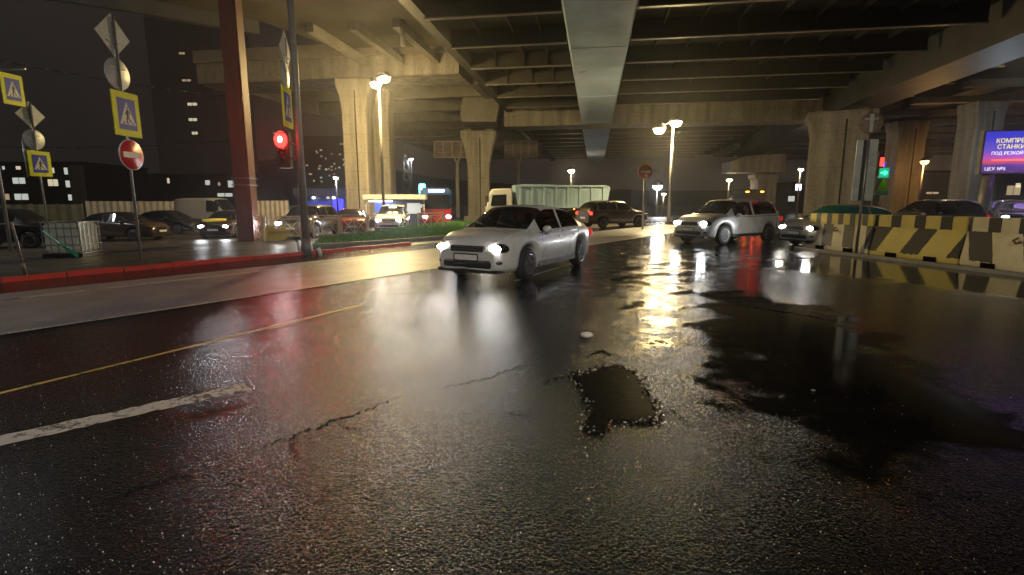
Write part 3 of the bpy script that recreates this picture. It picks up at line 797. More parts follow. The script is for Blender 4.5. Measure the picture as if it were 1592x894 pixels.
# ------------------------------------------------------------------ vehicles
STYLES = {
 'saloon': dict(L=4.45, W=1.78, zb=.20, roof=[(-2.22, .86), (-2.1, 1.0), (-1.55, 1.04), (-1.0, 1.34), (-.55, 1.43), (.1, 1.46), (.45, 1.41), (1.22, 1.0), (1.75, .93), (2.05, .82), (2.22, .62)],
    belt=[(-2.22, .80), (-1.6, .96), (0, .93), (1.2, .90), (1.8, .84), (2.22, .58)], ws=(.42, 1.22), rw=(-1.55, -1.0), gl=(-1.22, .78), bp=(-.28, -.18), wheels=(-1.32, 1.33), wr=.315, wt=.60, hl=.66),
 'crossover': dict(L=4.5, W=1.84, zb=.26, roof=[(-2.25, .95), (-2.15, 1.15), (-1.95, 1.42), (-1.6, 1.60), (-.8, 1.67), (.1, 1.66), (.5, 1.58), (1.20, 1.12), (1.75, 1.04), (2.08, .90), (2.25, .66)],
    belt=[(-2.25, .92), (-1.8, 1.06), (0, 1.02), (1.2, 1.0), (1.8, .92), (2.25, .62)], ws=(.48, 1.20), rw=(-2.12, -1.72), gl=(-1.85, .80), bp=(-.35, -.24), wheels=(-1.33, 1.36), wr=.355, wt=.66, hl=.78),
 'van': dict(L=5.2, W=1.98, zb=.28, roof=[(-2.6, 1.2), (-2.58, 2.0), (-2.4, 2.2), (-1.6, 2.28), (.6, 2.28), (1.0, 2.2), (1.75, 1.35), (2.2, 1.15), (2.45, .98), (2.6, .7)],
    belt=[(-2.6, 1.1), (0, 1.2), (1.7, 1.12), (2.3, .95), (2.6, .66)], ws=(1.02, 1.74), rw=(-2.595, -2.56), gl=(.35, 1.35), bp=(2, 2.1), wheels=(-1.6, 1.7), wr=.36, wt=.80, hl=.85),
}
def make_car(style, paint, glass, label, loc, rz, head=None, tail='tail_dim', cat='car', group=None, hw=0, plate=True, name='car', detail=True):
    S = STYLES[style]; L, W = S['L'], S['W']; zb0 = S['zb']; wr = S['wr']
    r = empty(name, loc, rz, label, cat, group)
    xs = [-L / 2 + L * i / 72 for i in range(73)]
    for xv in (*S['ws'], *S['rw'], *S['gl'], *S['bp']):
        k = min(range(len(xs)), key=lambda i: abs(xs[i] - xv)); xs[k] = xv
    xs.sort()
    bodyb, gls, arch = B(paint), {}, wr + .07
    rings = []
    for x in xs:
        u = abs(x) / (L / 2); u = min(u, 1)
        w = W / 2 * (1 - .05 * u ** 3 - .17 * u ** 10 - .10 * u ** 26)
        top = spline(S['roof'], x); belt = min(spline(S['belt'], x), top - .015)
        zb = zb0 + .05 * u ** 8
        for xw in S['wheels']:
            dx = abs(x - xw)
            if dx < arch: zb = max(zb, wr + math.sqrt(arch * arch - dx * dx))
        zb = min(zb, belt - .10)
        cab = max(0, min(1, (top - belt) / .45))
        wtop = w * (.86 - .16 * cab) if style != 'van' else w * (.88 - .06 * cab)
        sh = belt - .055
        half = [(0, zb + .02), (w * .82, zb), (w * .95, zb + .015), (w * .99, zb + (sh - zb) * .18), (w, zb + (sh - zb) * .55), (w * .992, sh), (w * .965, belt),
                (w * .95 + (wtop - w * .95) * .06, belt + (top - belt) * .07), (w * .95 + (wtop - w * .95) * .88, belt + (top - belt) * .84), (wtop * .93, top - .025 * cab - .004), (wtop * .55, top), (0, top + .012)]
        rings.append(half)
    NS = len(rings[0])
    def cls(i, k):
        xa, xb = xs[i], xs[i + 1]; xm = (xa + xb) / 2
        if k == 7 and S['gl'][0] <= xm <= S['gl'][1] and not S['bp'][0] < xm < S['bp'][1]:
            return 'side_window_rear' if xm < S['bp'][0] else 'side_window'
        if k >= 8 and S['ws'][0] < xm < S['ws'][1]: return 'windscreen'
        if k >= 8 and S['rw'][0] < xm < S['rw'][1]: return 'rear_window'
        return None
    for side in (1, -1):
        vb = {}
        def vert(bb, key, i, k):
            kk = (key, i, k)
            if kk not in vb: y, z = rings[i][k]; vb[kk] = bb.bm.verts.new((xs[i], y * side, z))
            return vb[kk]
        for i in range(len(xs) - 1):
            for k in range(NS - 1):
                c = cls(i, k)
                if c:
                    key = c + ('' if c in ('windscreen', 'rear_window') else str(side))
                    if key not in gls: gls[key] = B(glass)
                    bb = gls[key]
                else: key, bb = 'body', bodyb
                q = [vert(bb, key, i, k), vert(bb, key, i + 1, k), vert(bb, key, i + 1, k + 1), vert(bb, key, i, k + 1)]
                bb._f(q, True)
        for i in (0, len(xs) - 1): bodyb._f([vert(bodyb, 'body', i, k) for k in range(NS)])
    bmesh.ops.remove_doubles(bodyb.bm, verts=bodyb.bm.verts, dist=.0005)
    bo = bodyb.build('body', r)
    for key, g in gls.items():
        bmesh.ops.remove_doubles(g.bm, verts=g.bm.verts, dist=.0005)
        nm = 'windscreen' if key == 'windscreen' else 'rear_window' if key == 'rear_window' else 'side_window'
        g.build(nm, r)
    # wheels
    for xw in S['wheels']:
        for sy in (1, -1):
            y = sy * (W / 2 - .115)
            wb = B('rubber'); wb.lathe([(wr * .62, -.10), (wr * .9, -.105), (wr, -.07), (wr, .07), (wr * .9, .105), (wr * .62, .10)], 'y', (0, 0, 0), 28)
            wo = wb.build('wheel', r, (xw, y, wr))
            rb = B('rim_alloy'); rb.lathe([(.03, sy * .085), (.07, sy * .09), (wr * .60, sy * .098), (wr * .65, sy * .112), (wr * .66, sy * .06)], 'y', (0, 0, 0), 24)
            rb.use('trim')
            for a in range(5):
                t = a * 2 * math.pi / 5 + .3
                rb.box((math.cos(t) * wr * .38, sy * .096, math.sin(t) * wr * .38), (wr * .30, .012, wr * .22), ry=-t)
            rb.build('rim', wo)
    if glass == 'glass_clear':
        zs_ = .78 if style == 'crossover' else .62
        for sx_ in (.18, -.72):
            for sy in (1, -1):
                b_ = B('upholstery'); b_.box((sx_, sy * .38, zs_ - .12), (.5, .5, .16), bev=.05); b_.box((sx_ - .27, sy * .38, zs_ + .18), (.14, .48, .58), ry=R(-10), bev=.05); b_.box((sx_ - .33, sy * .38, zs_ + .55), (.10, .27, .17), bev=.04); b_.build('seat', r)
        b_ = B('trim'); b_.box((.92, 0, S['hl'] + .16), (.42, W * .74, .16), bev=.05); b_.lathe([(.16, -.012), (.185, -.012), (.185, .012), (.16, .012)], 'x', (.62, .38, S['hl'] + .24), 20); b_.build('dashboard', r)
    wb = B('black'); 
    wb.box((0, 0, zb0 + .16), (L * .86, W * .72, .2)); wb.build('underbody', r)
    if not detail: pass
    fx = L / 2
    # lights
    hz = S['hl']
    for sy in (1, -1):
        hb = B('glass_dark' if head is None else head)
        Mh = Matrix.Rotation(-sy * R(24), 3, 'Z')
        if head:
            hb.ell((fx - .155, sy * (W / 2 - .31), hz), (.155, .20, .080), 16, 10, Mh); ho_ = hb.build('headlight', r)
            gh = B('glass_dark', 'chrome'); gh.ell((fx - .215, sy * (W / 2 - .30), hz), (.165, .265, .105), 18, 10, Mh); gh.build('lamp_surround', ho_)
        else:
            hb.ell((fx - .20, sy * (W / 2 - .30), hz), (.16, .235, .085), 16, 10, Mh); hb.build('headlight', r)
        tb = B(tail); tb.box((-fx + .10, sy * (W / 2 - .24), spline(S['belt'], -fx) - .02), (.14, .34, .18), rz=sy * R(14), bev=.03); tb.build('tail_light', r)
        if head and hw:
            spot_light('headlight_beam', (fx + .06, sy * (W / 2 - .3), hz), (1, 0, -.035), hw, (.95, .97, 1.0), R(95), .8, .06, r)
    gb = B('trim'); gb.box((fx - .055, 0, hz - .02), (.12, W * .44, .13), bev=.02); gb.box((fx - .03, 0, zb0 + .16), (.12, W * .62, .15), bev=.03)
    for z in (-.04, 0, .04): gb.use('chrome'); gb.box((fx + .008, 0, hz - .02 + z), (.012, W * .40, .010))
    gb.build('grille', r)
    if head:
        for sy in (1, -1):
            fb = B('trim'); fb.ell((fx - .14, sy * (W / 2 - .30), zb0 + .20), (.12, .15, .075), 12, 8, Matrix.Rotation(-sy * R(20), 3, 'Z')); fb.use('chrome'); fb.ell((fx - .05, sy * (W / 2 - .33), zb0 + .20), (.05, .05, .05), 10, 6); fb.build('fog_lamp', r)
    cb = B('trim')
    for sy in (1, -1):
        cb.box(((S['gl'][0] + S['gl'][1]) / 2, sy * W / 2 * .965, spline(S['belt'], 0) - .005), (S['gl'][1] - S['gl'][0] + .2, .02, .02), ry=R(1))
    cb.build('window_trim', r)
    if plate:
        pb = B('trim'); pb.box((fx + .035, 0, zb0 + .29), (.014, .56, .15), bev=.005); pb.use('sign_white'); pb.box((fx + .043, 0, zb0 + .29), (.006, .51, .10)); pb.build('number_plate', r)
        sb_ = B('trim'); sb_.box((fx - .16, 0, spline(S['roof'], fx - .14) + .004), (.012, W * .66, .012)); sb_.build('bonnet_seam', r)
        bb_ = B('trim'); bb_.box((fx - .12, 0, zb0 + .03), (.26, W * .80, .07), bev=.02); bb_.build('front_lip', r)
        pb = B('sign_white'); pb.box((-fx - .01, 0, .62), (.012, .52, .11)); pb.build('number_plate', r)
    xm = S['gl'][1] - .06
    for sy in (1, -1):
        mb = B(paint); mb.ell((xm, sy * (W / 2 + .07), spline(S['belt'], xm) + .06), (.07, .10, .075), 12, 8); mb.use('trim'); mb.tube((xm, sy * (W / 2 - .06), spline(S['belt'], xm) + .02), (xm, sy * (W / 2 + .03), spline(S['belt'], xm) + .04), .025); mb.build('mirror', r)
        if detail:
            for xv in (S['gl'][1] - .02, sum(S['bp']) / 2, S['gl'][0] + .12):
                if xv > 1.9: continue
                sb = B('trim'); sb.box((xv, sy * W / 2 * .985, .66), (.008, .02, .52)); sb.build('door_seam', r)
            sb = B('trim'); sb.box(((S['wheels'][0] + S['wheels'][1]) / 2, sy * W / 2 * .975, zb0 + .08), (S['wheels'][1] - S['wheels'][0] - 2 * wr - .18, .05, .10))
            sb.build('side_sill', r)
            for xv in (S['bp'][0] + .0 - .60, S['bp'][1] + .02 + .05):
                hb = B('chrome' if paint != 'white_paint' else paint); hb.box((xv, sy * (W / 2 + .008), spline(S['belt'], xv) - .13), (.18, .03, .028), bev=.008); hb.build('door_handle', r)
    # wipers and cabin edge trim
    if detail:
        wbp = B('trim'); xw = S['ws'][1] - .03; zw = spline(S['roof'], xw) + .02
        wbp.path([(xw, .45, zw), (xw - .16, -.1, zw + .09)], .009, 6); wbp.path([(xw, -.2, zw), (xw - .16, -.62, zw + .08)], .009, 6); wbp.build('wiper', r)
    return r
def heading(dx, dy): return math.atan2(dy, dx)
road_rz = heading(-KD.x, -KD.y)
carA = make_car('saloon', 'white_paint', 'glass_clear', 'white saloon car with blazing headlights on the wet road, nearest the camera', (0.25, 11.7, 0), heading(-.50, -.866), 'head_warm', hw=110)
gB = G(1075, 350, .7); dB = Vector((-.86, -.51)); cB = Vector((gB.x, gB.y)) - dB * 2.1
carB = make_car('crossover', 'white_paint', 'glass_clear', 'white crossover with lit headlights, right of the no entry sign', (cB.x, cB.y, 0), heading(*dB), 'head_white', hw=320)
pC = at(1310, 18.6)
carC = make_car('saloon', 'silver_paint', 'glass_teal', 'silver car with teal side windows passing behind the end of the barriers', (pC.x, pC.y, 0), heading(-.96, -.28), 'head_warm', hw=350)
pD = at(1445, 24)
carD = make_car('crossover', 'grey_paint', 'glass_dark', 'dark grey crossover behind the middle of the barrier row', (pD.x, pD.y, 0), heading(-.97, -.2), None)
pE = at(1568, 29)
carE = make_car('crossover', 'black_paint', 'glass_dark', 'dark car facing us with glaring white headlights below the advertising screen', (pE.x, pE.y, 0), heading(-.55, -.84), 'head_white', hw=500)
pF = at(952, 33)
carF = make_car('crossover', 'brown_paint', 'glass_dark', 'dark crossover with red tail light beyond the white car, under the no entry sign', (pF.x, pF.y, pF.z), heading(.9, .43), None, tail='tail_red')
# car park on the left
def lot_car(px, D, style, paint, label, hd, head=None, tail='tail_dim', hw=0, glass='glass_dark'):
    p = at(px, D)
    return make_car(style, paint, glass, label, (p.x, p.y, p.z), heading(*hd), head, tail, 'car', 'cars in the car park on the left', hw)
taxi = lot_car(360, 29, 'saloon', 'brown_paint', 'dark saloon with yellow ring on its bonnet and lit headlights, beside the red column', (.12, -1), 'head_white', hw=120)
b = B('banner_yellow'); b.lathe([(.36, -.02), (.50, -.02), (.50, .015), (.36, .015)], 'z', (0, 0, 0), 24); o = b.build('bonnet_ring', taxi, (1.62, -.15, .985)); o.rotation_euler.y = R(9); o.scale = (.8, 1.2, 1)
lot_car(484, 27, 'crossover', 'grey_paint', 'grey crossover with bright headlights right behind the traffic light pole', (-.05, -1), 'head_white', hw=700)
lot_car(612, 33, 'crossover', 'white_paint', 'white crossover with bluish headlights in front of the lit kiosk', (.1, -1), 'head_white', hw=1000)
lot_car(262, 33, 'saloon', 'black_paint', 'black saloon parked side on beneath the pale van', (1, -.12))
lot_car(190, 27, 'saloon', 'brown_paint', 'brown saloon parked beside the caged white tank', (1, -.05))
lot_car(20, 22, 'crossover', 'black_paint', 'black car parked at the left edge behind the leaning post', (.95, .1))
lot_car(548, 31, 'saloon', 'red_paint', 'dark red saloon parked behind the crossbraced railing', (.3, -.95))
p = at(330, 40)
van = make_car('van', 'tarpaulin', 'glass_dark', 'pale high roofed van parked left of the red lit column', (p.x, p.y, p.z), heading(1, -.15), None, cat='van', name='van')

# tipper lorry
pT = at(842, 41); r = empty('tipper_lorry', (pT.x, pT.y, pT.z), heading(-1, -.10), 'tipper lorry with white cab and ribbed grey blue body behind the white saloon', 'lorry')
b = B('tipper_paint'); b.prism([Vector((x, -1.25, z)) for x, z in ((-4.9, 1.35), (2.0, 1.35), (2.25, 3.05), (1.4, 3.12), (-5.1, 2.95))], (0, 2.5, 0))
body = b.build('tipper_body', r)
b = B('tipper_paint')
for k in range(8):
    for sy in (-1, 1): b.box((-4.6 + k * .92, sy * 1.29, 2.2), (.14, .09, 1.6))
for sy in (-1, 1): b.box((-1.4, sy * 1.3, 2.98), (6.9, .1, .14)); b.box((-1.4, sy * 1.3, 1.42), (6.7, .1, .16))
b.build('rib', body)
b = B('white_paint'); b.prism([Vector((x, -1.22, z)) for x, z in ((2.45, .55), (4.3, .55), (4.42, 1.3), (4.2, 2.35), (3.95, 2.75), (2.45, 2.8))], (0, 2.44, 0)); cabo = b.build('cab', r)
bv = cabo.modifiers.new('bevel', 'BEVEL'); bv.width = .09; bv.segments = 3
b = B('glass_dark'); b.prism([Vector((4.385, -1.05, 1.5)), Vector((4.385, 1.05, 1.5)), Vector((4.20, 1.0, 2.36)), Vector((4.20, -1.0, 2.36))], (.03, 0, 0)); b.build('windscreen', cabo)
for sy in (-1, 1):
    b = B('glass_dark'); b.prism([Vector((x, sy * 1.222, z)) for x, z in ((2.9, 1.5), (4.1, 1.5), (3.95, 2.3), (2.9, 2.35))], (0, sy * .012, 0)); b.build('side_window', cabo)
    b = B('head_warm'); b.ell((4.40, sy * .92, .82), (.07, .16, .12)); b.build('headlight', cabo)
    b = B('trim'); b.box((4.3, sy * 1.42, 2.0), (.12, .16, .5), bev=.03); b.build('mirror', cabo)
spot_light('headlight_beam', (4.55, 0, .85), (1, 0, -.05), 400, (1, .95, .85), R(90), .8, .08, r)
b = B('trim'); b.box((-.4, 0, .95), (9.2, .9, .3)); b.box((4.40, 0, .55), (.14, 2.4, .36), bev=.04); b.build('chassis', r)
for xw in (-4.2, -2.9, -1.6, 3.35):
    for sy in (-1, 1):
        b = B('rubber'); b.lathe([(.3, -.16), (.49, -.16), (.52, -.12), (.52, .12), (.49, .16), (.3, .16)], 'y', (0, 0, 0)); w = b.build('wheel', r, (xw, sy * 1.05, .52))
        b = B('rim_alloy'); b.lathe([(.05, sy * .10), (.16, sy * .12), (.28, sy * .15), (.31, sy * .165)], 'y', (0, 0, 0)); b.build('rim', w)
for k in range(4):
    b = B('marker_orange'); b.box((-3.8 + k * 1.5, 1.32, 1.25), (.12, .03, .05)); b.build('marker_light', r)

# bus behind the kiosk
pB = at(672, 44); r = empty('bus', (pB.x, pB.y, pB.z), heading(.25, -1), 'dark red and blue bus parked right of the lit kiosk', 'bus')
b = B('red_paint'); b.box((0, 0, 1.0), (8.0, 2.4, 1.3), bev=.12); b.use('blue_paint'); b.box((0, 0, 2.35), (8.0, 2.38, 1.4), bev=.16); b.build('body', r)
b = B('glass_dark'); b.box((4.0, 0, 2.0), (.06, 2.1, 1.1), bev=.02); b.build('windscreen', r)
for sy in (-1, 1):
    for k in range(5): b = B('glass_dark'); b.box((-3.0 + k * 1.45, sy * 1.195, 2.1), (1.25, .04, .8), bev=.02); b.build('side_window', r)
    b = B('head_white'); b.ell((4.02, sy * .9, .85), (.06, .18, .12)); b.build('headlight', r)
    for xw in (-2.5, 2.5):
        b = B('rubber'); b.lathe([(.2, -.14), (.46, -.14), (.48, 0), (.46, .14), (.2, .14)], 'y', (0, 0, 0)); b.build('wheel', r, (xw, sy * 1.08, .47))
b = B('led_white'); b.box((4.02, 0, 2.82), (.05, 1.2, .2)); b.build('destination_board', r)

# far lorry seen from behind, with its red lamps
pL = at(1161, 60); r = empty('box_lorry', (pL.x, pL.y, 0), heading(.2, 1), 'distant box lorry showing red tail lamps, left of the short lit pier', 'lorry')
b = B('grey_paint'); b.box((0, 0, 1.9), (5.5, 2.3, 2.2), bev=.05); b.build('cargo_box', r)
b = B('white_paint'); b.box((3.6, 0, 1.5), (1.6, 2.1, 1.9), bev=.15); b.build('cab', r)
for sy in (-1, 1):
    b = B('tail_red'); b.box((-2.78, sy * .8, .72), (.05, .5, .26)); b.build('tail_light', r)
    b = B('marker_orange'); b.box((-2.78, sy * .75, 2.75), (.05, .35, .12)); b.build('marker_light', r)
    for xw in (-1.8, 3.3):
        b = B('rubber'); b.lathe([(.2, -.14), (.44, -.14), (.46, 0), (.44, .14), (.2, .14)], 'y', (0, 0, 0)); b.build('wheel', r, (xw, sy * 1.0, .46))
point_light('tail_glow', (-3.2, 0, .9), 60, (1, .05, .03), .1, r)

# ------------------------------------------------------------------ signs
def crossing_sign(parent, z, w=.86, h=1.22, y=-.07, tri=True):
    """pedestrian crossing plate facing local -y"""
    b = B('sign_yellow'); b.box((0, y, z), (w, .03, h), bev=.012)
    iw, ih = w * .66, h * .70; yy = y - .0185
    b.use('sign_blue'); b.prism([Vector((sx * iw / 2, yy, z + sz * ih / 2)) for sx, sz in ((-1, -1), (1, -1), (1, 1), (-1, 1))], (0, .003, 0))
    yy -= .004; t0, t1 = z - ih * .33, z + ih * .40
    b.use('sign_white'); b.prism([Vector((-iw * .44, yy, t0)), Vector((iw * .44, yy, t0)), Vector((0, yy, t1))], (0, .003, 0))
    yy -= .004; b.use('black'); H = t1 - t0; zz = lambda f: t0 + H * f
    def bar(x0, f0, x1, f1, wd):
        a, c = Vector((x0 * iw, yy, zz(f0))), Vector((x1 * iw, yy, zz(f1))); d = (c - a).normalized(); n_ = Vector((-d.z, 0, d.x)) * wd * iw / 2
        b.prism([a - n_, c - n_, c + n_, a + n_], (0, .003, 0))
    bar(0, .36, .03, .66, .10); bar(0, .38, -.05, .20, .065); bar(-.05, .20, -.06, .09, .06); bar(.02, .38, .10, .22, .065); bar(.10, .22, .19, .10, .06)
    bar(.03, .64, .13, .52, .05); bar(.13, .52, .12, .42, .04); bar(.0, .64, -.06, .52, .05); bar(-.06, .52, -.09, .42, .04)
    b.prism([Vector((.03 * iw + .045 * iw * math.cos(t), yy, zz(.745) + .045 * iw * math.sin(t))) for t in (k * math.pi / 5 for k in range(10))], (0, .003, 0))
    for x in (-.24, -.02, .26): bar(x - .03, .03, x + .03, .10, .07)
    b.use('galvanised'); b.box((0, y + .03, z + h * .28), (w * .7, .03, .04)); b.box((0, y + .03, z - h * .28), (w * .7, .03, .04))
    return b.build('crossing_sign', parent)
def no_entry(parent, z, r=.35, y=-.07):
    b = B('sign_white'); b.lathe([(.01, -.012), (r, -.012), (r, .012), (.01, .012)], 'y', (0, y, z), 32)
    b.use('sign_red'); b.lathe([(.01, -.004), (r * .94, -.004), (r * .94, 0), (.01, 0)], 'y', (0, y - .0125, z), 32)
    b.use('sign_white'); b.box((0, y - .019, z), (r * 1.36, .006, r * .36)); return b.build('no_entry_sign', parent)
def round_back(parent, z, r=.35, y=.06, m='sign_back'):
    b = B(m); b.lathe([(.01, -.012), (r, -.012), (r + .012, 0), (r, .012), (.01, .012)], 'y', (0, y, z), 32)
    b.use('galvanised'); b.box((0, y - .03, z), (.10, .03, r * 1.7)); b.box((0, y - .025, z + r * .4), (r * 1.2, .02, .04)); return b.build('round_sign', parent)
def diamond_back(parent, z, r=.5, y=.06):
    b = B('sign_back'); b.prism([Vector((x, y, z + zz)) for x, zz in ((-r, 0), (0, -r), (r, 0), (0, r))], (0, .025, 0))
    b.use('pole_grey'); b.box((0, y - .02, z), (.05, .03, r * 1.25)); b.use('galvanised'); b.box((0, y - .02, z - r * .3), (r * .8, .02, .04)); return b.build('diamond_sign', parent)
# large cluster at the left
D = 14.5; p = at(196, D); p.x = P(193, 178, D).x
r = empty('sign_post', (p.x, p.y, p.z), R(85), 'tall sign post with pedestrian crossing and no entry plates, second from left', 'sign post')
b = B('galvanised'); zt = P(183, 26, D).z - p.z; b.tube((0, 0, 0), (0, 0, zt), .038, .034); b.build('pole', r)
diamond_back(r, P(184, 55, D).z - p.z, .55); round_back(r, P(190, 115, D).z - p.z, .40)
crossing_sign(r, P(193, 178, D).z - p.z, .90, 1.16); no_entry(r, P(196, 241, D).z - p.z, .41)
spot_light('wash', (0, 0, 0), (0, 1, 0), 0, (1, 1, 1), parent=r) if False else None
# small cluster further away
D = 21; p = at(57, D); p.x = P(55, 220, D).x
r = empty('sign_post', (p.x, p.y, p.z), R(76), 'sign post with small crossing plate in a bracket frame, far left', 'sign post')
b = B('galvanised'); b.tube((0, 0, 0), (0, 0, P(52, 160, D).z - p.z), .04, .034); zc = P(57, 255, D).z - p.z
b.tube((-.45, 0, zc - .55), (-.45, 0, zc + .85), .025); b.tube((-.45, 0, zc + .5), (.0, 0, zc + .5), .02); b.tube((-.45, 0, zc - .45), (.0, 0, zc - .45), .02); b.build('pole', r)
diamond_back(r, P(52, 179, D).z - p.z, .52); round_back(r, P(55, 217, D).z - p.z, .38); crossing_sign(r, zc, .82, .98)
# crossing plate on an arm at the left edge
D = 19; p = at(-30, D); p.x = P(-22, 140, D).x
r = empty('sign_post', (p.x, p.y, p.z), 0, 'pedestrian crossing plate hung from an arm at the left frame edge', 'sign post')
zc = P(19, 140, D).z - p.z
b = B('galvanised'); b.tube((0, 0, 0), (0, 0, zc + .8), .06, .05); b.tube((0, 0, zc + .66), (1.5, 0, zc + .70), .035); b.build('pole', r)
o = crossing_sign(r, zc, .76, 1.05); o.location.x = P(19, 140, D).x - p.x; o.location.y = -.05; o.rotation_euler.z = R(84)

# traffic light pole with red light
D = 15.2; p = at(477, D)
r = empty('traffic_light', (p.x, p.y, p.z), R(0), 'tall pole with glowing red traffic light and edge on crossing sign', 'traffic light')
b = B('pole_grey'); b.tube((0, 0, 0), (0, 0, 9.5), .105, .085, 16); b.tube((0, 0, 0), (0, 0, .5), .15, .14, 16); b.build('pole', r)
zr = P(441, 218, D).z - p.z; xr_ = P(441, 218, D).x - p.x
b = B('black'); b.box((xr_, .0, zr - .28), (.38, .26, 1.0), bev=.03); b.box((xr_ / 2, 0, zr - .1), (-xr_, .05, .05)); b.box((xr_ / 2, 0, zr - .5), (-xr_, .05, .05)); sb = b.build('signal_head', r)
b = B('signal_red'); b.ell((xr_ - .02, -.15, zr), (.19, .06, .235)); b.use('signal_core'); b.ell((xr_ - .02, -.19, zr), (.075, .03, .10)); b.build('red_lens', sb)
b = B('glass_dark'); b.ell((xr_ - .02, -.14, zr - .3), (.11, .03, .11)); b.ell((xr_ - .02, -.14, zr - .56), (.11, .03, .11)); b.build('dark_lens', sb)
for z in (zr, ): b = B('black'); b.box((xr_ - .02, -.24, z + .17), (.28, .20, .015)); b.build('visor', sb)
spot_light('red_glow', (xr_ - .02, -.30, zr), (.15, -1, -.18), 480, (1, .03, .02), R(100), .6, .12, r)
spot_light('red_glow', (xr_ - .28, .1, zr), (-.30, 1, .12), 1500, (1, .03, .02), R(60), .8, .10, r)
point_light('red_glow', (xr_ + .05, -.45, zr - .1), 45, (1, .03, .02), .1, r)
h = empty('sign_bracket', (xr_ + .12, -.1, 0), R(66)); h.parent = r
o = crossing_sign(h, P(445, 168, D).z - p.z, .80, 1.10); o.parent = r; o.location = (P(445, 168, D).x - p.x, -.1, 0); o.rotation_euler.z = R(95); bpy.data.objects.remove(h)
for zpx, fn, rr in ((80, diamond_back, .55), (118, round_back, .36)):
    o = fn(r, 0, rr); o.location = (P(443, zpx, D).x - p.x + .10, -.05, P(443, zpx, D).z - p.z); o.rotation_euler.z = R(98)

# sign backs at the right behind the barriers
D = 15.6; p = G(1330, 385); p = at(1331, D)
r = empty('sign_post', (p.x, p.y, 0), R(-14), 'post with rusty round sign back and two tall plate backs behind the barriers', 'sign post')
b = B('galvanised'); b.tube((0, 0, 0), (0, 0, P(1355, 172, D).z), .042, .038); b.build('pole', r)
round_back(r, P(1352, 192, D).z, .30, -.06, 'sign_back_rusty')
zl, zh = P(1335, 312, D).z, P(1345, 217, D).z
b = B('sign_back'); b.box((-.21, -.02, (zl + zh) / 2), (.17, .05, zh - zl), bev=.01); b.box((.15, -.02, (zl + zh) / 2), (.22, .05, zh - zl), bev=.01); b.use('trim'); b.box((-.06, .03, (zl + zh) / 2), (.16, .05, zh - zl)); b.build('tall_plate', r)
# signals at the right
D = 34; p = at(1352, D)
r = empty('traffic_light', (p.x, p.y, 0), 0, 'small traffic light with red lens and green arrow panel, right of the rusty sign back', 'traffic light')
b = B('pole_grey'); b.tube((0, 0, 0), (0, 0, P(1352, 235, D).z), .07); b.build('pole', r)
z1, z2 = P(1357, 252, D).z, P(1360, 269, D).z
b = B('black'); b.box((.18, -.05, z1 - .25), (.34, .22, 1.3), bev=.03); hd = b.build('signal_head', r)
b = B('signal_red_small'); b.box((.22, -.17, z1), (.24, .04, .55), bev=.015); b.build('red_lens', hd)
b = B('signal_green_panel'); b.box((.42, -.17, z2), (.62, .04, .60), bev=.01); b.use('signal_green'); b.prism([Vector((x + .42, -.20, z2 + z)) for x, z in ((-.22, -.05), (.02, -.05), (.02, -.16), (.24, 0), (.02, .16), (.02, .05), (-.22, .05))], (0, .01, 0)); b.build('green_arrow', hd)
b = B('sign_back'); b.box((.42, -.145, z2), (.72, .02, .70)); b.build('arrow_frame', hd)
z3 = P(1362, 288, D).z
b = B('sign_yellow'); b.prism([Vector((x + .5, -.1, z3 + z)) for x, z in ((-.38, -.3), (.38, -.3), (0, .42))], (0, .02, 0)); b.use('sign_white'); b.box((.45, -.1, z3 - .5), (.9, .02, .3)); b.build('warning_sign', r)
point_light('green_glow', (.5, -.5, z2), 15, (.1, 1, .5), .1, r)

# no entry with arrow boards in the middle
D = 30; p = at(999, D)
r = empty('sign_post', (p.x, p.y, p.z), 0, 'slim post with small no entry disc between two crosswise plates, under the flyover', 'sign post')
b = B('galvanised'); b.tube((0, 0, 0), (0, 0, P(999, 255, D).z - p.z), .05); b.build('pole', r)
z = P(999, 267, D).z - p.z
no_entry(r, z, .42); b = B('barrier_cream'); b.box((-.60, .0, z + .12), (.80, .03, .12), ry=R(2)); b.use('sign_back'); b.prism([Vector((x, 0, z + zz)) for x, zz in ((.36, .18), (.75, .16), (1.05, -.05), (.75, -.1), (.36, 0))], (0, .03, 0)); b.use('barrier_yellow'); b.box((0, .03, z + .48), (.36, .04, .32), bev=.02); b.build('arrow_plate', r)
# leaning post at the left
a, c = G(40, 430), P(18, 346, 9.2)
b = B('galvanised'); b.tube(a, c, .025, .02, 10); b.tube(a, a + (c - a) * .28, .034, .034, 10)
tag(b.build('leaning_post'), 'thin leaning metal post with white foot at the lower left kerb', 'post')
a, c = G(70, 362), G(122, 398)
b = B('green_pipe'); b.tube(P(68, 360, 13.5), P(120, 398, 12.2), .035, .035, 10)
tag(b.build('green_rail'), 'slanting green pipe in front of the caged white tank', 'pipe')
# short posts made up for the glare spots at the pole foot
for px, py, h_, lab in ((466, 391, .30, 'small white post in place of a glare spot left of the traffic light foot'), (499, 398, .24, 'small white post in place of a glare spot right of the traffic light foot')):
    g = G(px, py); b = B('sign_white'); b.tube((g.x, g.y, 0), (g.x - .06, g.y, h_), .055, .05, 12); b.use('green_pipe'); b.tube((g.x - .06, g.y, h_), (g.x - .075, g.y, h_ + .06), .06, .04, 12)
    tag(b.build('glare_post'), lab, 'post', 'posts in place of glare spots at the traffic light')

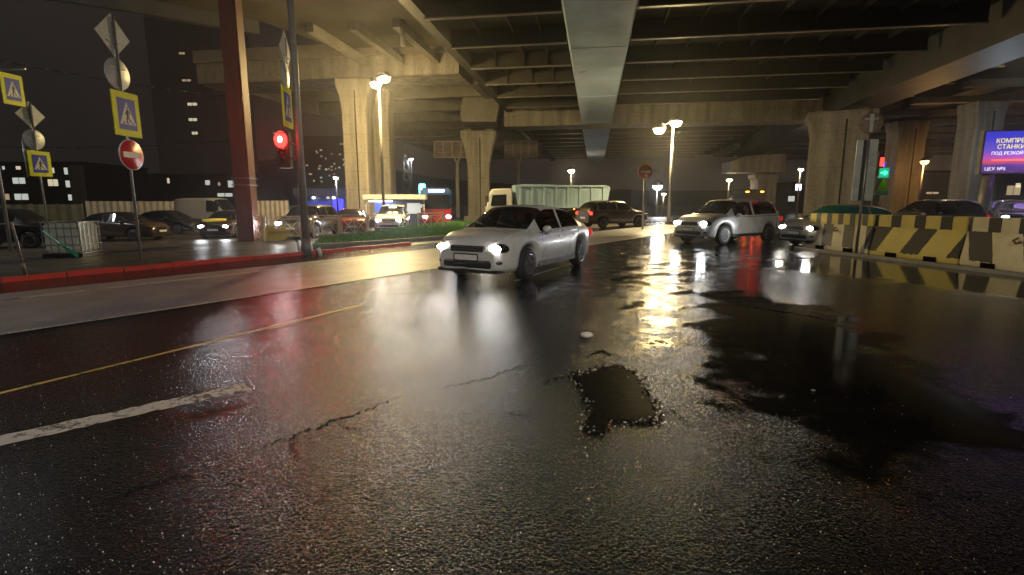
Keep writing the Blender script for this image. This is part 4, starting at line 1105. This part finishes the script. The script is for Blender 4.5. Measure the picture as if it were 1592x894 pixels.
# ------------------------------------------------------------------ street lamps
def lamp(label, foot, ztop, heads, m, watts, col, size=.3, pole=True, arm=None, group='street lamps', name='street_lamp', rad=.2, cone=165, up=.08, down=2.2):
    r = empty(name, foot, 0, label, 'street lamp', group)
    if pole:
        b = B('pole_grey'); b.tube((0, 0, 0), (0, 0, ztop - foot[2] + .1), .11, .065, 12)
        for hx, hy, hz in heads:
            if abs(hx) + abs(hy) > .15: b.tube((0, 0, ztop - foot[2] + .05), (hx, hy, ztop - foot[2] + hz + .16), .04, .035, 8)
        b.build('pole', r)
    for hx, hy, hz in heads:
        zb_ = ztop - foot[2] + hz; k_ = size
        b = B('pole_grey'); b.lathe([(.02, k_ * 1.15), (k_ * .5, k_ * 1.08), (k_ * .9, k_ * .75), (k_ * 1.12, k_ * .30), (k_ * 1.14, -.02 * k_), (k_ * 1.07, -.02 * k_), (k_ * 1.05, k_ * .30), (k_ * .8, k_ * .70), (.02, k_ * .95)], 'z', (hx, hy, zb_), 20); ho = b.build('lamp_housing', r)
        b = B(m); b.ell((hx, hy, zb_), (size, size, size * .88)); b.build('lamp_bulb', ho)
        if watts: point_light('lamp_light', (hx, hy - size * 1.3, ztop - foot[2] + hz - size * 1.2), watts * (up if watts > 3500 else 1), col, rad, r)
        if watts > 3500: spot_light('lamp_light', (hx, hy - .05, ztop - foot[2] + hz - size * .95), (0, -.25, -1), watts * down, col, R(cone), .7, rad, r)
    return r
SOD = (1.0, .76, .40); WARM = (1.0, .80, .52)
D = 36; p = at(598, D); zt = P(592, 125, D).z; dx = P(591, 125, D).x - p.x
lamp('double headed sodium lamp glowing in front of the tall lit pier', (p.x, p.y, p.z), zt, [(dx - .26, -.1, -.22), (dx + .30, .1, .20)], 'lamp_sodium_bright', 8000, SOD, .36, up=.08, down=.85)
D = 37; p = at(1039, D); zt = P(1044, 190, D).z
lamp('bright yellow street lamp on tall pole in the centre, with one small side lamp', (p.x, p.y, p.z), zt, [(.15, -.1, 0), (-.95, 0, -.45)], 'lamp_sodium', 5600, SOD, .40, cone=135)
for px, py, D, m, W_, col, sz, lab in (
    (887, 265, 88, 'lamp_warm', 1600, WARM, .55, 'distant warm lamp seen under the flyover above the dark car'),
    (1020, 289, 70, 'lamp_white', 900, (.85, .92, 1), .62, 'bluish white lamp beside the no entry post'),
    (1030, 301, 66, 'lamp_warm', 250, WARM, .26, 'little warm lamp right under the bluish white one'),
    (1130, 279, 76, 'lamp_warm', 700, WARM, .40, 'warm triangular glowing lamp left of the short lit pier'),
    (1238, 263, 62, 'lamp_warm', 400, WARM, .28, 'warm lamp between the short lit pier and the broad grey pier'),
    (1425, 251, 52, 'lamp_orange', 1700, (1, .5, .14), .34, 'orange lamp on a thin pole between the two dark right piers'),
    (1407, 248, 66, 'lamp_white', 150, (.9, .95, 1), .28, 'small white lamp left of the orange one'),
    (1519, 212, 38, 'lamp_white', 800, (.75, .9, 1), .26, 'cold white floodlight left of the advertising screen'),
    (526, 276, 60, 'lamp_white', 500, (.95, .97, 1), .26, 'white lamp on thin pole between traffic light and twin piers'),
    (642, 247, 95, 'lamp_white', 300, (.95, .97, 1), .34, 'small white lamp next to the lattice mast')):
    p = at(px, D); lamp(lab, (p.x, p.y, p.z), P(px, py, D).z, [(0, -.1, 0)], m, W_, col, sz)
# floodlight under the right flyover
q_ = P(1585, 72, 36)
r = empty('floodlight', q_, 0, 'warm floodlight fixed under the right flyover near the frame corner', 'floodlight')
b = B('pole_grey'); b.box((0, 0, .30), (1.9, .7, .22), bev=.03); b.tube((0, 0, .3), (0, 0, 12.3 - q_.z if False else 1.6), .05); b.build('housing', r)
b = B('lamp_warm'); b.box((0, -.05, .15), (1.6, .5, .10)); b.build('lamp_bulb', r)
spot_light('lamp_light', (0, -.1, -.02), (-.1, -.35, -1), 3600, WARM, R(130), .6, .25, r)
# lamp posts outside the frame; the twin one is added to light signs, barriers
p = Vector((-30, 19.0, gz(-30, 19))); lamp('white street lamp at the roadside, left of the frame', p, 9.5, [(.9, 0, 0)], 'lamp_white', 6500, (.88, .96, 1), .25, up=.5, down=.9)
p = Vector((4.0, -7.0, 0)); r = lamp('unseen twin headed lamp added behind the viewpoint to light signs and barriers', p, 7.5, [(-.4, .9, 0), (.4, .9, 0)], 'lamp_warm', 0, WARM, .25)
spot_light('lamp_light', (-.3, 1.1, 7.1), (-.44, .87, -.22), 10500, (1.0, .92, .78), R(62), .6, .2, r)
spot_light('lamp_light', (.3, 1.1, 7.1), (.33, .94, -.33), 7500, (1.0, .88, .68), R(27), .5, .2, r)

# ------------------------------------------------------------------ advertising screen, billboards, mast
D = 30; a = P(1534, 206, D); c = P(1523, 268, D); zb, zt = P(1540, 269, D).z, P(1540, 205, D).z
r = empty('advertising_screen', (a.x, a.y, 0), R(-14), 'glowing purple advertising screen with yellow lettering on a pale leg', 'billboard')
W_, H_ = 4.4, zt - zb
b = B('pole_grey'); b.box((W_ / 2, .22, zb + H_ / 2), (W_ + .16, .4, H_ + .16), bev=.02); b.build('cabinet', r)
b = B('led_screen'); b.box((W_ / 2, .0, zb + H_ / 2), (W_, .03, H_)); b.build('screen', r)
y = -.02
text_mesh('lettering', 'КОМПРЕССОРЫ\n СТАНКИ И ВСЁ', .33, 'led_yellow', r, (.5, y, zb + H_ - .62), (R(90), 0, 0), sx=.95)
text_mesh('lettering', 'ПОД РЕЗКОЙ И СВЕРЛЕНИЕМ', .24, 'led_text', r, (.35, y, zb + H_ * .44), (R(90), 0, 0), sx=.95)
text_mesh('lettering', 'ЦЕХ №5', .24, 'led_text', r, (.12, y, zb + .14), (R(90), 0, 0), sx=1.1)
b = B('led_red'); b.box((1.9, y, zb + H_ * .31), (3.0, .006, .10)); b.build('red_band', r)
b = B('pole_grey'); b.tube((.35, .25, 0), (.55, .25, zb), .30, .28, 18); b.build('leg', r)
point_light('screen_glow', (2.2, -1.0, zb + H_ / 2), 120, (.5, .3, 1), .5, r)

def board(label, px0, px1, D, pole_px=None):
    a, c = P(px0, 220, D), P(px1, 245, D); w, h = c.x - a.x, a.z - c.z
    r = empty('billboard', ((a.x + c.x) / 2, D, gz(a.x, D)), 0, label, 'billboard', 'billboard backs by the flared pier'); z0 = c.z - gz(a.x, D)
    b = B('billboard_back'); b.box((0, 0, z0 + h / 2), (w, .12, h)); b.build('panel', r)
    b = B('fence_metal'); n = 4
    for k in range(n + 1): b.box((-w / 2 + w * k / n, -.10, z0 + h / 2), (.10, .08, h))
    for zz in (0, h): b.box((0, -.15, z0 + zz), (w + .1, .08, .12))
    b.box((-w * .3, -.16, z0 + h * .3), (w * .22, .08, .08)); b.build('frame', r)
    x = (GX(pole_px, D, 4) - (a.x + c.x) / 2) if pole_px else 0
    b = B('fence_metal'); b.tube((x, .1, 0), (x, .1, z0 - .8), .28, .24, 12); b.tube((x, .1, z0 - 1.0), (x - .35, .1, z0), .14, .14, 8); b.tube((x, .1, z0 - 1.0), (x + .35, .1, z0), .14, .14, 8); b.build('leg', r)
board('pale framed billboard back on a forked leg, left of the flared pier', 675, 731, 70, 711)
board('dim reddish billboard back, right of the flared pier', 785, 835, 78, 805)
# lattice mast
D = 95; p = at(634, D); zt = P(634, 218, D).z
r = empty('lattice_mast', (p.x, p.y, p.z), 0, 'slender lattice mast with small lamp beside it', 'mast'); b = B('galvanised'); H_ = zt - p.z
for sx in (-1, 1):
    for sy in (-1, 1): b.tube((sx * 1.1, sy * 1.1, 0), (sx * .08, sy * .08, H_), .09, .05, 6)
for k in range(8):
    f = lambda z: 1.1 - 1.02 * z / H_
    z0, z1 = H_ * k / 8, H_ * (k + 1) / 8
    for sy in (-1, 1):
        b.tube((-f(z0), sy * f(z0), z0), (f(z1), sy * f(z1), z1), .045, n=5); b.tube((f(z0), sy * f(z0), z0), (-f(z1), sy * f(z1), z1), .045, n=5)
b.build('lattice', r)

# ------------------------------------------------------------------ car park furniture
# caged tank on a pallet
D = 16.5; p = at(116, D)
r = empty('caged_tank', (p.x, p.y, p.z), R(10), 'white plastic liquid tank in a steel cage standing in the car park', 'tank')
b = B('plastic_white'); b.box((0, 0, .62), (1.0, 1.0, .92), bev=.07); b.build('tank', r)
b = B('galvanised')
for k in range(6):
    x = -.5 + k * .2
    for sy in (-1, 1): b.box((x, sy * .52, .62), (.02, .02, .98)); b.box((sy * .52, x, .62), (.02, .02, .98))
for z in (.14, .4, .66, .92, 1.1):
    for sy in (-1, 1): b.box((0, sy * .535, z), (1.08, .018, .022)); b.box((sy * .535, 0, z), (.018, 1.05, .022))
b.build('cage', r)
b = B('trim'); b.box((0, 0, .06), (1.1, 1.1, .12)); b.build('pallet', r)
# corrugated fence and olive fence
def sheet_fence(label, px0, px1, D0, D1, top_px, m, posts, step=.12):
    a, c = at(px0, D0), at(px1, D1); d = (c - a); Ln = d.xy.length; r = empty('sheet_fence', a, math.atan2(d.y, d.x), label, 'fence')
    h = P(px0, top_px, D0).z - a.z
    b = B(m); n = int(Ln / step); pr = [b.bm.verts.new((Ln * i / n, (.03 if i % 2 else -.03), .05)) for i in range(n + 1)]; tp = [b.bm.verts.new((v.co.x, v.co.y, h)) for v in pr]
    for i in range(n): b._f([pr[i], pr[i + 1], tp[i + 1], tp[i]])
    o = b.build('sheet_panel', r); so = o.modifiers.new('solid', 'SOLIDIFY'); so.thickness = .01
    for k in range(posts):
        b = B('pole_grey'); b.box((Ln * k / (posts - 1), .09, h / 2), (.08, .08, h + .1)); b.build('post', r)
sheet_fence('pale corrugated sheet fence behind the parked saloons', 138, 300, 40, 42, 313, 'fence_metal', 7, .22)
sheet_fence('dark olive sheet fence at the far left below the office windows', -120, 132, 34, 38, 318, 'olive_sheet', 7, .3)
sheet_fence('pale sheet fence right of the red lit column', 402, 450, 44, 44, 312, 'fence_metal', 3, .2)
# crossbraced railings
def railing(px0, px1, D0, D1, label, hpx=None):
    a, c = at(px0, D0), at(px1, D1); d = c - a; Ln = d.xy.length
    r = empty('railing', a, math.atan2(d.y, d.x), label, 'railing', 'crossbraced railing panels beside the car park'); h = 1.15
    for x in (0.04, Ln - .04): b = B('fence_metal'); b.box((x, 0, h / 2), (.09, .09, h)); b.build('post', r)
    b = B('fence_metal')
    for z in (.18, h - .16, h - .03): b.box((Ln / 2, 0, z), (Ln - .16, .04, .045))
    for sx in (.0, .5):
        x0, x1 = .08 + (Ln - .16) * sx, .08 + (Ln - .16) * (sx + .5)
        b.tube((x0, .01, .2), (x1, .01, h - .18), .018, n=6); b.tube((x0, -.02, h - .18), (x1, -.02, .2), .018, n=6)
    b.box((Ln / 2, 0, h * .48), (.03, .03, h - .36)); b.build('bars', r)
railing(530, 573, 25.5, 26.5, 'railing panel with cross braces above the grass, second left of the white crossover')
railing(487, 529, 25, 25.4, 'railing panel in front of the grey crossover')
railing(650, 690, 29.5, 31, 'railing panel right of the white crossover')
railing(412, 470, 24, 24.6, 'railing panel carrying the yellow banner')
railing(375, 411, 24, 24, 'railing panel below the red lit column')
# yellow banner
a = at(414, 23.8); w = at(457, 23.8).x - a.x; zc = P(430, 362, 23.8).z
b = B('banner_yellow'); sc_ = w
b.prism([Vector((a.x + x * sc_, 23.75, zc + z * sc_)) for x, z in ((0, -.36), (.02, .18), (.08, .24), (.36, .24), (.38, .16), (.52, .16), (.54, .27), (.70, .28), (.74, .12), (.88, .12), (1.0, -.12), (.86, -.06), (.72, -.24), (.56, -.28), (.5, -.24), (.42, -.32), (.22, -.27))], (0, .02, 0))
bo = b.build('banner'); tag(bo, 'ragged yellow banner with dark lettering tied to the railing', 'banner')
text_mesh('lettering', 'ШИНОМОНТАЖ', w * .125, 'banner_ink', bo, (a.x + .12 * w, 23.745, zc - .03 * w), (R(90), 0, 0), sx=.95)

# kiosk with lit canopy
D = 41; p = at(622, D); r = empty('kiosk', (p.x, p.y, p.z), 0, 'flat roofed kiosk with lit white canopy behind the white crossover', 'kiosk')
za, zb_ = P(622, 303, D).z - p.z, P(622, 311, D).z - p.z
b = B('white_paint'); b.box((0, 0, (za + zb_) / 2), (4.8, 3.4, max(.22, za - zb_)), bev=.05); b.build('canopy', r)
b = B('shop_wall'); b.box((.2, .6, zb_ / 2 - .02), (4.2, 2.0, zb_ - .04)); b.build('wall', r)
b = B('led_white'); b.box((-1.2, -1.0, zb_ - .09), (1.7, .5, .10)); b.build('light_strip', r)
b = B('led_blue_dim'); b.box((-1.0, -.42, zb_ - .55), (1.5, .04, .6)); b.build('window', r)
b = B('window_cool'); b.box((1.3, -.42, zb_ - .65), (1.2, .04, .8)); b.build('window', r)
for sx in (-2.2, 2.2): b = B('pole_grey'); b.tube((sx, -1.5, 0), (sx, -1.5, zb_), .05); b.build('post', r)
point_light('kiosk_light', (-1.2, -1.4, zb_ - .4), 160, (.9, .93, 1), .2, r)
b = B('led_cyan'); b.box((1.9, -.4, za + .45), (.5, .12, .8), bev=.06); b.build('roof_sign', r)
# shop with blue lights
D = 66; a, c = at(462, D), at(562, D); r = empty('shop', ((a.x + c.x) / 2, D, a.z), 0, 'low shop with grey fascia and blue lit front behind the traffic light pole', 'shop'); w = c.x - a.x
z1, z2 = P(500, 293, D).z - a.z, P(500, 305, D).z - a.z
b = B('shop_wall'); b.box((0, 2, z2 / 2), (w, 3.5, z2)); b.build('wall', r)
b = B('shop_fascia'); b.box((0, 1.8, (z1 + z2) / 2), (w + .3, 4.2, z1 - z2)); b.build('fascia', r)
b = B('led_blue'); b.box((w * .14, .2, z2 * .60), (w * .16, .06, z2 * .55)); b.build('window', r)
b = B('led_blue_dim'); b.box((-w * .2, .2, z2 * .62), (w * .42, .06, z2 * .3)); b.build('window', r)
for k in range(8): b = B('window_cool'); b.box((-w * .40 + k * w * .052, .2, z2 * .30), (w * .035, .06, z2 * .22)); b.build('window', r)
for x, m in ((-w * .22, 'led_white'), (0.0, 'window_lit'), (w * .30, 'window_lit'), (w * .42, 'led_white'), (w * .09, 'led_white')):
    b = B(m); b.ell((x, -.1, z2 * .93), (.22, .1, .16)); b.build('shop_lamp', r)
point_light('shop_glow', (w * .14, -1.4, z2 * .5), 150, (.15, .15, 1), .3, r)

# ------------------------------------------------------------------ background buildings
def building(name, label, px0, px1, D, top_px, m, wins, depth=14, roof=True, side=None, cat='building'):
    a, c = at(px0, D), at(px1, D); z0 = a.z - .3; h = P(px0, top_px, D).z - z0
    r = empty(name, ((a.x + c.x) / 2, D, z0), 0, label, cat); w = c.x - a.x
    b = B(m); b.box((0, depth / 2, h / 2), (w, depth, h)); b.build('wall', r)
    if roof: b = B('facade_dark'); b.box((0, depth / 2, h + .12), (w + .3, depth + .3, .25)); b.build('roof', r)
    if side: b = B(side); b.box((w / 2 - 1.1, -.08, h / 2 - .1), (2.2, .15, h - .3)); b.build('end_wall', r)
    for px, py, wp, hp, mm in wins:
        q = P(px, py, D); s = D / F_PX
        b = B('black'); b.box((q.x - (a.x + c.x) / 2, -.03, q.z - z0), (wp * s + .2, .05, hp * s + .2)); wo = b.build('window', r)
        b = B(mm)
        k = 2 if wp > 8 else 1
        for i in range(k): b.box((q.x - (a.x + c.x) / 2 + (i - (k - 1) / 2) * wp * s / k, -.07, q.z - z0), (wp * s / k * .88, .04, hp * s))
        b.build('pane', wo)
    return r
building('office_block', 'dark office block with rows of lit windows behind the olive fence, far left', -60, 139, 80, 254, 'facade_dark',
    [(6, 261, 4, 5, 'window_cool'), (29, 261, 8, 5, 'window_lit'), (79, 265, 12, 8, 'window_lit'), (103, 266, 6, 10, 'window_cool'), (30, 281, 20, 9, 'window_cool'), (83, 284, 16, 10, 'window_lit'), (106, 286, 7, 10, 'window_cool'),
     (12, 306, 7, 9, 'window_dim'), (34, 306, 22, 9, 'window_cool'), (110, 307, 7, 9, 'window_cool'), (130, 307, 5, 7, 'window_dim')], side='facade_pale')
building('warehouse', 'long low dark building with few lit windows, left of the red lit column', 150, 400, 110, 272, 'facade_dark',
    [(209, 288, 8, 5, 'window_lit'), (262, 281, 4, 8, 'window_lit'), (323, 284, 8, 7, 'window_cool'), (341, 286, 4, 5, 'window_dim'), (362, 286, 15, 10, 'window_cool'), (350, 303, 24, 5, 'window_cool')])
building('apartment_tower', 'tall dark apartment tower with one column of lit windows, left of the red lit column', 255, 352, 170, 20, 'facade_glass',
    [(290, 125, 14, 3, 'window_dim'), (299, 162, 15, 4, 'window_lit'), (300, 186, 13, 4, 'window_lit'), (303, 207, 9, 4, 'window_lit'), (283, 83, 9, 3, 'window_dim')], depth=24)
wl = []
for i in range(34): wl.append((random.uniform(472, 546), random.uniform(222, 290), random.choice((2, 2.5, 3, 4)), random.choice((2, 2.5)), random.choice(('window_lit', 'window_dim', 'window_dim', 'window_cool'))))
building('apartment_block', 'distant apartment block with scattered tiny lit windows, right of the red traffic light', 466, 556, 260, 212, 'facade_dark', wl, depth=20)
building('low_building', 'low dark building with an orange lit corner below the advertising screen', 1545, 1680, 70, 268, 'facade_dark', [(1575, 296, 22, 14, 'window_dim'), (1582, 288, 8, 6, 'window_lit')])
building('low_building', 'gabled low building with white sign lights beneath the orange lamp', 1415, 1500, 75, 268, 'facade_pale', [(1421, 288, 8, 12, 'led_white'), (1480, 290, 5, 9, 'window_lit'), (1449, 300, 20, 3, 'window_dim')])
building('lit_shop', 'small far shop with glowing white panel between the two grey piers', 1228, 1252, 85, 285, 'facade_dark', [(1241, 291, 9, 9, 'led_white'), (1215 + 15, 309, 10, 8, 'window_cool')], depth=6)
building('far_building', 'far low building in the dark under the middle of the flyover', 830, 980, 190, 296, 'facade_dark', [(835, 300, 4, 4, 'led_white'), (880, 301, 3, 4, 'window_lit'), (905, 300, 3, 3, 'window_dim'), (921, 297, 8, 4, 'window_dim'), (860, 310, 3, 3, 'window_dim')])
# crescent light sign
D = 58; q_ = P(1376, 262, D); b = B('led_blue')
pts = [Vector((q_.x + .25 * math.cos(t), D, q_.z + .62 * math.sin(t))) for t in (R(90 + 18 * k) for k in range(11))] + [Vector((q_.x + .10 * math.cos(t) + .02, D, q_.z + .5 * math.sin(t))) for t in (R(270 - 18 * k) for k in range(11))]
b.prism(pts, (0, .08, 0)); b.use('pole_grey'); b.tube((q_.x, D + .1, 0), (q_.x, D + .1, q_.z), .05); tag(b.build('crescent_sign'), 'blue glowing crescent light sign near the dim middle pier', 'light sign')

# overhead wires
def wire(label, a, c, sag):
    b = B('black'); pts = []
    for i in range(17):
        t = i / 16; q = a.lerp(c, t); q.z -= sag * 4 * t * (1 - t); pts.append(q)
    b.path(pts, .022, 5); tag(b.build('overhead_wire'), label, 'wire', 'overhead wires')
wire('upper overhead wire crossing the sky behind the left signs', P(-60, 82, 24), P(380, 152, 30), .2)
wire('lower overhead wire crossing the sky behind the left signs', P(-60, 226, 30), P(380, 216, 34), .3)

# litter
g = G(912, 524); b = B('litter_white'); b.ell((g.x, g.y, .025), (.075, .06, .035), 7, 5); tag(b.build('litter'), 'small pale scrap lying on the wet asphalt above the pothole', 'litter')
g = G(1264, 609); b = B('litter_white'); b.box((g.x, g.y, .012), (.03, .02, .008), rz=.4); tag(b.build('litter'), 'tiny white scrap lying on the dark puddle', 'litter')

# ------------------------------------------------------------------ damp night air
HAZE = 0.0009
if HAZE:
    m = bpy.data.materials.new('damp_air'); m.use_nodes = True; nt = m.node_tree; nt.nodes.clear()
    o_ = nt.nodes.new('ShaderNodeOutputMaterial'); v_ = nt.nodes.new('ShaderNodeVolumePrincipled')
    v_.inputs['Color'].default_value = (.92, .92, .95, 1); v_.inputs['Density'].default_value = HAZE; v_.inputs['Anisotropy'].default_value = .89
    nt.links.new(v_.outputs['Volume'], o_.inputs['Volume']); MATS['damp_air'] = m
    b = B('damp_air'); b.box((45, 297, 27.5), (1540, 1400, 63)); tag(b.build('haze'), 'thin damp night air glowing round the lamps', 'haze', kind='stuff')
